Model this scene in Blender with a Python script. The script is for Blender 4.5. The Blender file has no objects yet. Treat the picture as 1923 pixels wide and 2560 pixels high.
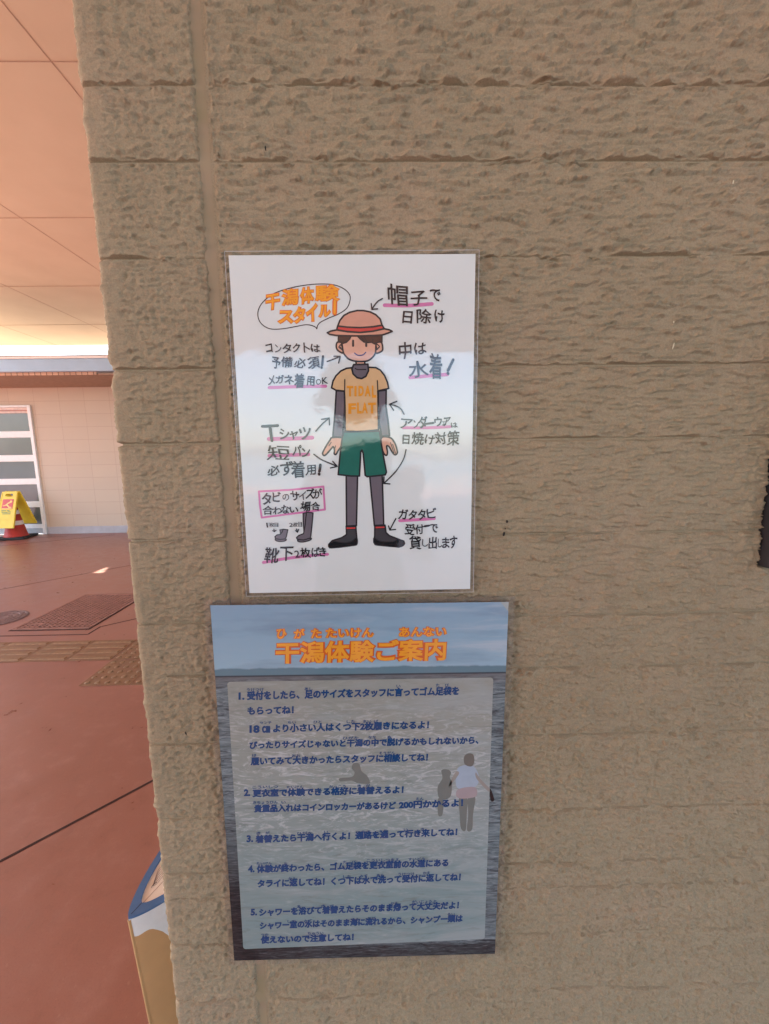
import bpy, bmesh, math, random
import numpy as np
from mathutils import Matrix, Vector

scene = bpy.context.scene
COL = scene.collection
R = math.radians
EYE = 1.285                      # camera height above the pavement
WALL_Y = 0.53                    # plane of the posters on the rough wall

# ------------------------------------------------------------------ camera
cam_d = bpy.data.cameras.new('camera')
cam = bpy.data.objects.new('camera', cam_d)
COL.objects.link(cam)
cam_d.sensor_fit = 'HORIZONTAL'
cam_d.sensor_width = 36.0
cam_d.lens = 36.0 * 999.75 / 1923.0
cam_d.clip_start = 0.02
cam_d.clip_end = 2000
_p, _y, _r = R(7.8528), R(0.9158), R(-0.7971)
_f = Vector((math.sin(_y) * math.cos(_p), math.cos(_y) * math.cos(_p), -math.sin(_p)))
_s = Vector((math.cos(_y), -math.sin(_y), 0))
_u = _s.cross(_f)
_s2 = _s * math.cos(_r) + _u * math.sin(_r)
_u2 = _u * math.cos(_r) - _s * math.sin(_r)
cam.matrix_world = Matrix(((_s2.x, _u2.x, -_f.x, 0), (_s2.y, _u2.y, -_f.y, 0), (_s2.z, _u2.z, -_f.z, EYE), (0, 0, 0, 1)))
scene.camera = cam

# ------------------------------------------------------------------ light
SUN_EL, SUN_AZ = R(45), R(-65)   # sun stands beyond the far building, a little to the left
sun_dir = Vector((math.sin(SUN_AZ) * math.cos(SUN_EL), math.cos(SUN_AZ) * math.cos(SUN_EL), math.sin(SUN_EL)))
world = bpy.data.worlds.new('World')
scene.world = world
world.use_nodes = True
wn = world.node_tree.nodes
bg = wn['Background']
sky = wn.new('ShaderNodeTexSky')
sky.sky_type = 'NISHITA'
sky.sun_disc = False
sky.sun_elevation = SUN_EL
sky.sun_rotation = SUN_AZ
sky.air_density = 1.0
sky.dust_density = 2.0
world.node_tree.links.new(sky.outputs[0], bg.inputs[0])
bg.inputs[1].default_value = 0.13
sun_d = bpy.data.lights.new('sun', 'SUN')
sun_d.energy = 5.0
sun_d.angle = R(0.5)
sun_d.color = (1.0, 0.95, 0.86)
sun = bpy.data.objects.new('sun', sun_d)
COL.objects.link(sun)
sun.rotation_euler = (-sun_dir).to_track_quat('-Z', 'Y').to_euler()
scene.view_settings.view_transform = 'Standard'
scene.view_settings.look = 'None'
scene.view_settings.gamma = 1
scene.view_settings.exposure = 2.82
scene.cycles.max_bounces = 12
scene.cycles.diffuse_bounces = 8
scene.cycles.glossy_bounces = 4
scene.cycles.sample_clamp_indirect = 10

# ------------------------------------------------------------------ helpers
def tag(o, label=None, cat=None, group=None, kind=None):
    if label: o['label'] = label
    if cat: o['category'] = cat
    if group: o['group'] = group
    if kind: o['kind'] = kind
    return o

def empty(name, loc=(0, 0, 0), rot=(0, 0, 0)):
    o = bpy.data.objects.new(name, None)
    o.location = loc
    o.rotation_euler = rot
    o.empty_display_size = 0.05
    COL.objects.link(o)
    return o

def link(name, me, mat=None, parent=None, smooth=False):
    o = bpy.data.objects.new(name, me)
    COL.objects.link(o)
    if mat is not None:
        for m in (mat if isinstance(mat, (list, tuple)) else [mat]):
            me.materials.append(m)
    if parent is not None: o.parent = parent
    if smooth:
        me.polygons.foreach_set('use_smooth', [True] * len(me.polygons))
    return o

def mesh(name, verts, faces, mat=None, parent=None, smooth=False):
    me = bpy.data.meshes.new(name)
    me.from_pydata([tuple(v) for v in verts], [], [tuple(f) for f in faces])
    me.update()
    return link(name, me, mat, parent, smooth)

def grid_mesh(name, X, Y, Z, mat, parent=None, smooth=True):
    """X,Y,Z arrays of shape (rows, cols) -> one mesh."""
    n, m = X.shape
    co = np.stack([X, Y, Z], -1).reshape(-1, 3).astype(np.float32)
    i = np.arange((n - 1) * (m - 1))
    a = (i // (m - 1)) * m + i % (m - 1)
    f = np.stack([a, a + 1, a + m + 1, a + m], 1).astype(np.int32)
    me = bpy.data.meshes.new(name)
    me.vertices.add(len(co)); me.vertices.foreach_set('co', co.ravel())
    me.loops.add(f.size); me.loops.foreach_set('vertex_index', f.ravel())
    me.polygons.add(len(f))
    me.polygons.foreach_set('loop_start', np.arange(0, f.size, 4, dtype=np.int32))
    me.polygons.foreach_set('loop_total', np.full(len(f), 4, dtype=np.int32))
    me.update(calc_edges=True); me.validate()
    return link(name, me, mat, parent, smooth)

class MB:
    """collects boxes, prisms and lathes into one mesh"""
    def __init__(self): self.v = []; self.f = []; self.m = []
    def add(self, vs, fs, mi=0):
        o = len(self.v); self.v += [tuple(v) for v in vs]
        self.f += [tuple(i + o for i in f) for f in fs]; self.m += [mi] * len(fs)
        return self
    def box(self, x0, x1, y0, y1, z0, z1, mi=0):
        v = [(x, y, z) for z in (z0, z1) for y in (y0, y1) for x in (x0, x1)]
        return self.add(v, [(0, 2, 3, 1), (4, 5, 7, 6), (0, 1, 5, 4), (2, 6, 7, 3), (0, 4, 6, 2), (1, 3, 7, 5)], mi)
    def lathe(self, cx, cy, prof, n=32, mi=0, cap=True):
        v = []; f = []
        for r, z in prof:
            v += [(cx + r * math.cos(2 * math.pi * k / n), cy + r * math.sin(2 * math.pi * k / n), z) for k in range(n)]
        for j in range(len(prof) - 1):
            for k in range(n):
                a, b = j * n + k, j * n + (k + 1) % n
                f.append((a, b, b + n, a + n))
        if cap:
            f.append(tuple(range(n))[::-1]); f.append(tuple(range((len(prof) - 1) * n, len(prof) * n)))
        return self.add(v, f, mi)
    def build(self, name, mat, parent=None, bevel=0, smooth=False, seg=2):
        o = mesh(name, self.v, self.f, mat, parent, smooth)
        if len(o.data.materials) > 1: o.data.polygons.foreach_set('material_index', self.m)
        if bevel:
            b = o.modifiers.new('bevel', 'BEVEL'); b.width = bevel; b.segments = seg; b.limit_method = 'ANGLE'; b.angle_limit = R(40)
        return o

# ------------------------------------------------------------------ materials
def srgb(r, g, b):
    f = lambda c: (c / 255 / 12.92) if c <= 10 else ((c / 255 + 0.055) / 1.055) ** 2.4
    return (f(r), f(g), f(b), 1)

class NT:
    def __init__(self, name):
        self.mat = bpy.data.materials.new(name); self.mat.use_nodes = True
        self.t = self.mat.node_tree; self.b = self.t.nodes['Principled BSDF']; self.out = self.t.nodes['Material Output']
        self._c = None
    def n(self, typ, **kw):
        nd = self.t.nodes.new('ShaderNode' + typ)
        for k, v in kw.items(): setattr(nd, k, v)
        return nd
    def l(self, a, b): self.t.links.new(a, b)
    def coord(self):
        if self._c is None: self._c = self.n('TexCoord').outputs['Object']
        return self._c
    def put(self, sock, v):
        if v is None: return
        if hasattr(v, 'is_output'): self.l(v, sock)
        else: sock.default_value = v
    def mapping(self, scale=(1, 1, 1), loc=(0, 0, 0)):
        m = self.n('Mapping'); self.l(self.coord(), m.inputs[0])
        m.inputs['Scale'].default_value = scale; m.inputs['Location'].default_value = loc
        return m.outputs[0]
    def noise(self, scale, detail=4, rough=.55, vec=None, dist=0):
        nd = self.n('TexNoise'); self.l(vec if vec is not None else self.coord(), nd.inputs['Vector'])
        nd.inputs['Scale'].default_value = scale; nd.inputs['Detail'].default_value = detail
        nd.inputs['Roughness'].default_value = rough; nd.inputs['Distortion'].default_value = dist
        return nd.outputs[0]
    def ramp(self, fac, stops, interp='LINEAR'):
        nd = self.n('ValToRGB'); nd.color_ramp.interpolation = interp
        self.l(fac, nd.inputs[0]); e = nd.color_ramp.elements
        while len(e) < len(stops): e.new(0.5)
        for k, (p, c) in zip(e, stops):
            k.position = p; k.color = c if len(c) == 4 else tuple(c) + (1,)
        return nd.outputs[0]
    def mix(self, fac, a, b, typ='MIX'):
        nd = self.n('Mix', data_type='RGBA', blend_type=typ)
        self.put(nd.inputs[0], fac); self.put(nd.inputs[6], a); self.put(nd.inputs[7], b)
        return nd.outputs[2]
    def math(self, op, a, b=None, c=None, clamp=False):
        nd = self.n('Math', operation=op, use_clamp=clamp)
        for k, v in enumerate((a, b, c)):
            if v is not None: self.put(nd.inputs[k], v)
        return nd.outputs[0]
    def range(self, v, a, b, c=0, d=1):
        nd = self.n('MapRange'); self.put(nd.inputs[0], v)
        for k, x in enumerate((a, b, c, d)): nd.inputs[k + 1].default_value = x
        return nd.outputs[0]
    def xyz(self):
        s = self.n('SeparateXYZ'); self.l(self.coord(), s.inputs[0]); return s.outputs
    def bump(self, h, strength=.3, dist=.001, into='Normal', chain=None):
        nd = self.n('Bump'); nd.inputs['Strength'].default_value = strength; nd.inputs['Distance'].default_value = dist
        self.l(h, nd.inputs['Height'])
        if chain is not None: self.l(chain, nd.inputs['Normal'])
        if into: self.l(nd.outputs[0], self.b.inputs[into])
        return nd.outputs[0]
    def set(self, **kw):
        for k, v in kw.items(): self.put(self.b.inputs[k.replace('_', ' ')], v)
        return self

_plain = {}
def plain(name, rgb, rough=.6, var=.12, scale=18, metallic=0, spec=.5, bump=0, bscale=200):
    if name in _plain: return _plain[name]
    t = NT(name)
    n = t.noise(scale, 5)
    lo = tuple(c * (1 - var) for c in rgb[:3]); hi = tuple(min(1, c * (1 + var)) for c in rgb[:3])
    t.set(Base_Color=t.ramp(n, [(.3, lo), (.7, hi)]), Roughness=rough, Metallic=metallic, Specular_IOR_Level=spec)
    if bump: t.bump(t.noise(bscale, 3), bump, .001)
    _plain[name] = t.mat
    return t.mat

def film_coat(t, rough=.05, weight=1.0):
    """glossy laminate over a print: the film is slightly wavy and finely grained"""
    big = t.noise(9, 2, .5); mid = t.noise(55, 2, .5); fine = t.noise(420, 2, .6)
    b1 = t.bump(big, .30, .004, into=None)
    b2 = t.bump(mid, .16, .0008, into=None, chain=b1)
    b3 = t.bump(fine, .10, .00016, into='Coat Normal', chain=b2)
    t.set(Coat_Weight=weight, Coat_Roughness=rough, Coat_IOR=1.70, Roughness=.75, Specular_IOR_Level=.2)

_print = {}
def printed(name, rgb):
    if name in _print: return _print[name]
    t = NT(name)
    n = t.noise(60, 3)
    t.set(Base_Color=t.ramp(n, [(.3, tuple(c * .95 for c in rgb[:3])), (.7, tuple(min(1, c * 1.04) for c in rgb[:3]))]))
    film_coat(t)
    _print[name] = t.mat
    return t.mat

# ------------------------------------------------------------------ poster artwork: points in tenths of a millimetre from each poster's centre
CAPTIONS = {'hat':[('帽',420,1538,677,1537,423,1807),('子',709,1544,919,1543,710,1722),('で',951,1592,1086,1591,950,1736),('日',601,1331,737,1331,602,1485),('除',780,1331,972,1330,781,1507),('け',1008,1337,1136,1337,1007,1495)],'swim':[('中',554,905,720,905,556,1112),('は',752,958,910,958,752,1104),('水',683,672,939,671,683,885),('着',943,655,1110,654,942,977)],'lens':[('コ',-1126,1003,-1030,1002,-1120,1111),('ン',-1006,1000,-926,1000,-1001,1099),('タ',-914,992,-800,992,-909,1106),('ク',-786,999,-690,999,-781,1110),('ト',-650,995,-566,995,-645,1117),('は',-558,998,-433,998,-554,1101),('予',-1054,805,-943,804,-1046,954),('備',-939,816,-792,815,-932,954),('必',-778,807,-625,806,-773,934),('須',-612,795,-442,794,-605,953),('メ',-1115,603,-1026,602,-1108,727),('ガ',-1021,622,-912,621,-1015,731),('ネ',-908,610,-783,609,-903,726),('着',-785,562,-651,561,-777,745),('用',-626,589,-520,588,-621,711),('O',-504,604,-441,603,-501,674),('K',-430,607,-349,607,-427,697)],'tee':[('シ',-1002,-80,-875,-81,-996,61),('ャ',-875,-85,-763,-85,-870,26),('ツ',-755,-86,-598,-87,-748,76),('短',-1185,-344,-887,-346,-1175,-154),('パ',-847,-293,-727,-294,-841,-150),('ン',-727,-310,-615,-311,-722,-192),('必',-1186,-551,-1021,-552,-1178,-410),('ず',-1021,-552,-850,-553,-1012,-358),('着',-876,-582,-697,-584,-866,-357),('用',-687,-554,-549,-555,-681,-409)],'under':[('ア',565,44,735,43,566,172),('ン',739,43,809,42,739,147),('ダ',801,38,921,37,801,197),('ウ',1008,61,1111,61,1007,182),('ェ',1111,73,1165,72,1111,125),('ア',1128,60,1227,60,1127,181),('は',1227,40,1319,39,1226,112),('日',593,-164,689,-164,594,-37),('焼',709,-173,876,-174,710,-6),('け',884,-174,1022,-175,884,-39),('対',1017,-171,1167,-172,1016,-8),('策',1176,-188,1343,-189,1174,8)],'tabi':[('ガ',526,-1157,665,-1158,527,-1020),('タ',669,-1163,784,-1164,669,-1029),('タ',793,-1168,900,-1169,793,-1022),('ビ',908,-1147,1040,-1149,908,-1002),('受',610,-1374,758,-1376,611,-1218),('付',754,-1363,874,-1364,754,-1224),('で',943,-1347,1068,-1348,943,-1225),('貸',672,-1572,845,-1574,672,-1379),('し',851,-1534,931,-1535,851,-1429),('出',937,-1566,1052,-1567,937,-1399),('し',1065,-1549,1121,-1550,1064,-1427),('ま',1121,-1559,1225,-1560,1120,-1410),('す',1225,-1568,1333,-1570,1223,-1389)],'fit':[('タ',-1280,-932,-1153,-933,-1271,-767),('ビ',-1139,-895,-1025,-896,-1132,-760),('の',-1003,-879,-915,-880,-999,-791),('サ',-902,-880,-780,-881,-896,-749),('イ',-784,-873,-691,-873,-779,-757),('ズ',-699,-861,-577,-862,-693,-717),('が',-602,-861,-476,-862,-597,-718),('合',-1276,-1064,-1131,-1065,-1270,-941),('わ',-1139,-1061,-1020,-1062,-1134,-959),('な',-1033,-1053,-914,-1054,-1027,-934),('い',-918,-1042,-799,-1043,-914,-961),('場',-778,-1030,-634,-1031,-772,-890),('合',-633,-1018,-511,-1019,-629,-899),('枚',-1199,-1232,-1131,-1233,-1195,-1168),('目',-1126,-1233,-1075,-1233,-1123,-1173),('2',-931,-1235,-884,-1235,-928,-1179),('枚',-880,-1235,-816,-1236,-877,-1170),('目',-812,-1236,-757,-1236,-809,-1167)],'sock':[('靴',-1293,-1729,-1083,-1731,-1281,-1505),('下',-1077,-1700,-892,-1702,-1067,-1498),('2',-879,-1658,-804,-1659,-875,-1557),('枚',-804,-1663,-653,-1665,-798,-1518),('ば',-649,-1652,-541,-1653,-643,-1511),('き',-545,-1648,-450,-1649,-541,-1516)]}
BUBBLE_TITLE = [('干',-1103,1493,-914,1514,-1092,1693),('潟',-903,1544,-680,1565,-893,1751),('体',-673,1561,-485,1581,-665,1771),('験',-487,1591,-164,1600,-479,1797),('ス',-964,1332,-751,1340,-955,1506),('タ',-772,1336,-606,1345,-762,1547),('イ',-609,1357,-452,1366,-600,1587),('ル',-452,1407,-287,1416,-447,1565)]
SHIRT_LETTERS = [('T',-117,452,-33,451,-113,586),('I',-18,451,9,451,-15,581),('D',34,454,102,454,36,584),('A',114,448,190,448,116,585),('L',206,432,260,432,208,585),('F',-102,233,-2,232,-99,369),('L',11,235,71,235,14,376),('A',74,237,150,237,76,376),('T',152,235,254,234,154,374)]
STROKES = {'ink':[(17.0,0,0,[(1250,891),(1186,761)]),(17.0,0,0,[(1183,728),(1187,720)]),(14.0,0,0,[(-403,948),(-419,840)]),(14.0,0,0,[(-427,817),(-426,809)]),(18.0,0,0,[(-1214,89),(-1018,98)]),(18.0,0,0,[(-1117,86),(-1102,-93)]),(18.0,0,0,[(-486,-415),(-501,-498)]),(18.0,0,0,[(-506,-531),(-505,-539)]),(13.5,0,0,[(883,94),(999,106)]),(10.5,0,0,[(-1225,-1180),(-1220,-1228)]),(14.5,0,0,[(887,-1255),(938,-1247)])],'bang':[(30.5,0,0,[(-234,1605),(-241,1469)])],'arrow':[(8.0,1,0,[(357,1630),(302,1599),(262,1557),(225,1505)]),(8.0,0,0,[(218,1572),(225,1505),(296,1510)]),(8.0,1,0,[(-353,886),(-271,913),(-186,947)]),(8.0,0,0,[(-266,949),(-186,947),(-208,866)]),(8.5,1,0,[(-529,20),(-439,114),(-350,184)]),(8.5,0,0,[(-449,170),(-350,184),(-349,98)]),(8.5,1,0,[(-566,-276),(-475,-343),(-372,-391),(-265,-437)]),(8.5,0,0,[(-322,-371),(-265,-437),(-354,-457)]),(8.5,1,0,[(618,222),(581,284),(520,324),(432,349)]),(8.5,0,0,[(484,273),(432,349),(526,384)]),(8.5,1,0,[(641,-233),(604,-361),(503,-515),(344,-671)]),(8.5,0,0,[(347,-583),(344,-671),(424,-678)]),(8.5,1,0,[(498,-1144),(459,-1215),(416,-1299)]),(8.5,0,0,[(399,-1242),(416,-1299),(493,-1291)]),(6.5,0,0,[(-1136,-1259),(-1129,-1293)]),(6.5,0,0,[(-1152,-1280),(-1129,-1293),(-1107,-1276)]),(6.5,0,0,[(-834,-1261),(-823,-1309)]),(6.5,0,0,[(-850,-1283),(-823,-1309),(-805,-1268)])],'bubble':[(6.0,1,1,[(-470,1281),(-485,1301),(-545,1325),(-617,1330),(-730,1311),(-874,1288),(-1017,1281),(-1108,1308),(-1176,1371),(-1197,1457),(-1171,1543),(-1101,1624),(-976,1704),(-791,1760),(-608,1793),(-436,1807),(-255,1799),(-125,1754),(-50,1683),(-47,1607),(-90,1521),(-194,1454),(-318,1407),(-421,1359),(-458,1320)])],'marker':[(22.0,1,0,[(384,1554),(677,1548),(979,1566)]),(22.0,1,0,[(699,680),(939,698),(1179,713)]),(20.0,1,0,[(-1102,574),(-748,582),(-383,584)]),(25.0,1,0,[(-1142,-71),(-858,-71),(-579,-62)]),(23.0,1,0,[(-1147,-287),(-909,-282),(-635,-276)]),(19.0,1,0,[(607,50),(921,46),(1215,56)]),(21.0,1,0,[(551,-1174),(797,-1164),(1015,-1153)]),(21.0,1,0,[(-1301,-1716),(-1015,-1670),(-713,-1638),(-432,-1618)]),(13.5,0,1,[(-1308,-752),(-887,-737),(-456,-700),(-447,-1007),(-859,-1053),(-1291,-1102),(-1305,-932),(-1308,-752)])]}
SHAPES = [('arm','grey',1,0,1.0,[(-249,528),(-145,519),(-145,360),(-159,164),(-189,-66),(-311,-53),(-289,125),(-267,322)]),('arm','grey',1,0,1.0,[(288,517),(392,528),(386,318),(412,121),(427,-50),(325,-54),(294,122),(288,279)]),('hand','skin',1,1,1.0,[(-321,-66),(-348,-95),(-395,-161),(-443,-243),(-451,-273),(-430,-295),(-391,-266),(-336,-206),(-309,-181),(-295,-229),(-300,-270),(-278,-281),(-246,-229),(-207,-170),(-189,-70)]),('hand','skin',1,1,1.0,[(322,-74),(329,-213),(356,-286),(387,-301),(397,-258),(388,-182),(420,-191),(459,-259),(496,-298),(527,-270),(513,-192),(483,-125),(433,-74)]),('neck','skin',1,0,1.0,[(11,913),(124,913),(123,833),(14,833)]),('leg','grey',1,0,1.0,[(-151,-542),(0,-543),(-32,-1232),(-164,-1235)]),('leg','grey',1,0,1.0,[(157,-544),(324,-545),(335,-1229),(209,-1234)]),('boot','charcoal',2,0,1.0,[(-169,-1235),(-167,-1350),(-233,-1393),(-362,-1431),(-411,-1483),(-399,-1527),(-279,-1523),(-128,-1507),(-38,-1493),(-30,-1416),(-41,-1236)]),('boot','charcoal',2,0,1.0,[(215,-1234),(211,-1375),(199,-1462),(216,-1495),(323,-1511),(538,-1535),(607,-1499),(603,-1455),(518,-1421),(411,-1377),(364,-1333),(352,-1231)]),('boot_sole','black',3,1,0.6,[(-411,-1483),(-341,-1442),(-294,-1449),(-192,-1463),(-105,-1444),(-31,-1399),(-33,-1491),(-128,-1509),(-279,-1525),(-395,-1531)]),('boot_sole','black',3,1,0.6,[(200,-1401),(270,-1445),(388,-1460),(479,-1452),(518,-1421),(603,-1459),(610,-1501),(538,-1535),(323,-1514),(212,-1493)]),('boot_cuff','red',3,0,0.5,[(-169,-1248),(-41,-1249),(-42,-1277),(-170,-1280)]),('boot_cuff','red',3,0,0.5,[(220,-1245),(348,-1244),(352,-1274),(221,-1277)]),('shorts','green',2,0,1.0,[(-164,6),(296,9),(319,-154),(348,-338),(381,-521),(364,-558),(125,-579),(100,-560),(80,-275),(64,-230),(47,-254),(24,-568),(-85,-567),(-256,-545),(-219,-252),(-186,-49)]),('shirt','cream',3,0,1.0,[(-43,807),(-110,800),(-183,769),(-248,709),(-286,647),(-308,563),(-253,532),(-145,519),(-143,438),(-143,282),(-150,13),(49,8),(285,26),(284,279),(284,517),(424,547),(409,621),(374,706),(319,775),(264,805),(176,810)]),('collar','grey',4,0,1.0,[(-18,845),(163,848),(169,768),(134,699),(78,672),(22,684),(-28,730),(-43,792)]),('ear','skin',2,1,1.0,[(-142,1124),(-185,1126),(-217,1117),(-231,1087),(-229,1046),(-204,1012),(-141,993)]),('ear','skin',2,1,1.0,[(252,1093),(300,1114),(339,1109),(353,1055),(342,1006),(258,984)]),('face','skin',3,1,1.0,[(-164,1154),(-157,1080),(-145,997),(-118,951),(-72,910),(3,887),(82,882),(162,891),(218,927),(258,980),(268,1063),(265,1153),(151,1194),(-45,1195)]),('hair','brown',4,0,0.8,[(-201,1199),(-205,1155),(-203,1120),(-165,1116),(-154,1101),(-102,1117),(-61,1154),(-42,1190),(-6,1195)]),('hair','brown',4,0,0.8,[(33,1195),(72,1154),(118,1117),(166,1110),(213,1114),(252,1093),(300,1115),(347,1114),(348,1197)]),('hat','peach',5,0,1.0,[(-220,1259),(-207,1311),(-178,1377),(-126,1436),(-54,1472),(40,1493),(118,1492),(203,1475),(273,1442),(327,1390),(350,1316),(381,1264),(231,1242),(73,1232),(-84,1240)]),('hat','peach',6,0,1.0,[(-220,1265),(-295,1252),(-339,1233),(-312,1213),(-226,1199),(-85,1193),(73,1191),(230,1194),(348,1199),(427,1223),(475,1242),(443,1260),(377,1274),(231,1245),(73,1232),(-84,1242)]),('hat_band','red',7,0,1.0,[(-207,1311),(-82,1296),(75,1289),(232,1298),(350,1316),(377,1275),(231,1246),(73,1232),(-84,1244),(-220,1266)]),('small_sock','grey',1,0,0.6,[(-1058,-1270),(-1015,-1265),(-1029,-1304),(-1053,-1324)]),('small_sock','grey',2,1,0.7,[(-1118,-1394),(-986,-1399),(-995,-1423),(-1058,-1431),(-1112,-1420)]),('small_sock','grey',3,0,0.7,[(-1015,-1263),(-950,-1271),(-976,-1368),(-990,-1395),(-1056,-1403),(-1122,-1390),(-1128,-1363),(-1100,-1339),(-1057,-1333),(-1027,-1300)]),('small_sock','grey',1,0,0.7,[(-739,-1053),(-691,-1045),(-713,-1193),(-738,-1307),(-741,-1185)]),('small_sock','grey',2,1,0.7,[(-818,-1413),(-652,-1391),(-661,-1419),(-747,-1442),(-809,-1438)]),('small_sock','grey',3,0,0.7,[(-691,-1038),(-605,-1050),(-626,-1210),(-647,-1359),(-658,-1392),(-746,-1415),(-831,-1406),(-840,-1381),(-806,-1350),(-744,-1328),(-719,-1225),(-703,-1108)])]
DETAIL_LINES = [(7.0,0,0,[(-136,662),(-141,523)]),(7.0,0,0,[(279,645),(284,517)]),(13.5,0,0,[(-18,1133),(-20,1073)]),(13.5,0,0,[(146,1099),(146,1069)]),(6.5,1,0,[(-176,1089),(-199,1057),(-168,1035),(-149,1018),(-153,1053),(-176,1089)]),(6.5,0,0,[(-179,1057),(-168,1031)]),(7.0,1,0,[(285,1089),(312,1061),(299,1044),(275,1021),(279,1055)]),(6.5,1,0,[(1,798),(33,784),(136,783)]),(5.5,0,0,[(76,1183),(130,1123)]),(5.5,0,0,[(120,1183),(158,1116)]),(5.5,0,0,[(233,1153),(229,1116)]),(5.0,0,0,[(-365,-169),(-334,-125)]),(5.0,0,0,[(-295,-229),(-279,-170)]),(4.5,0,0,[(482,-270),(438,-136)]),(4.5,0,0,[(505,-282),(466,-158)])]
MOUTH = (7.0,1,0,[(-3,985),(28,962),(68,956),(108,965),(138,992)])
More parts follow.
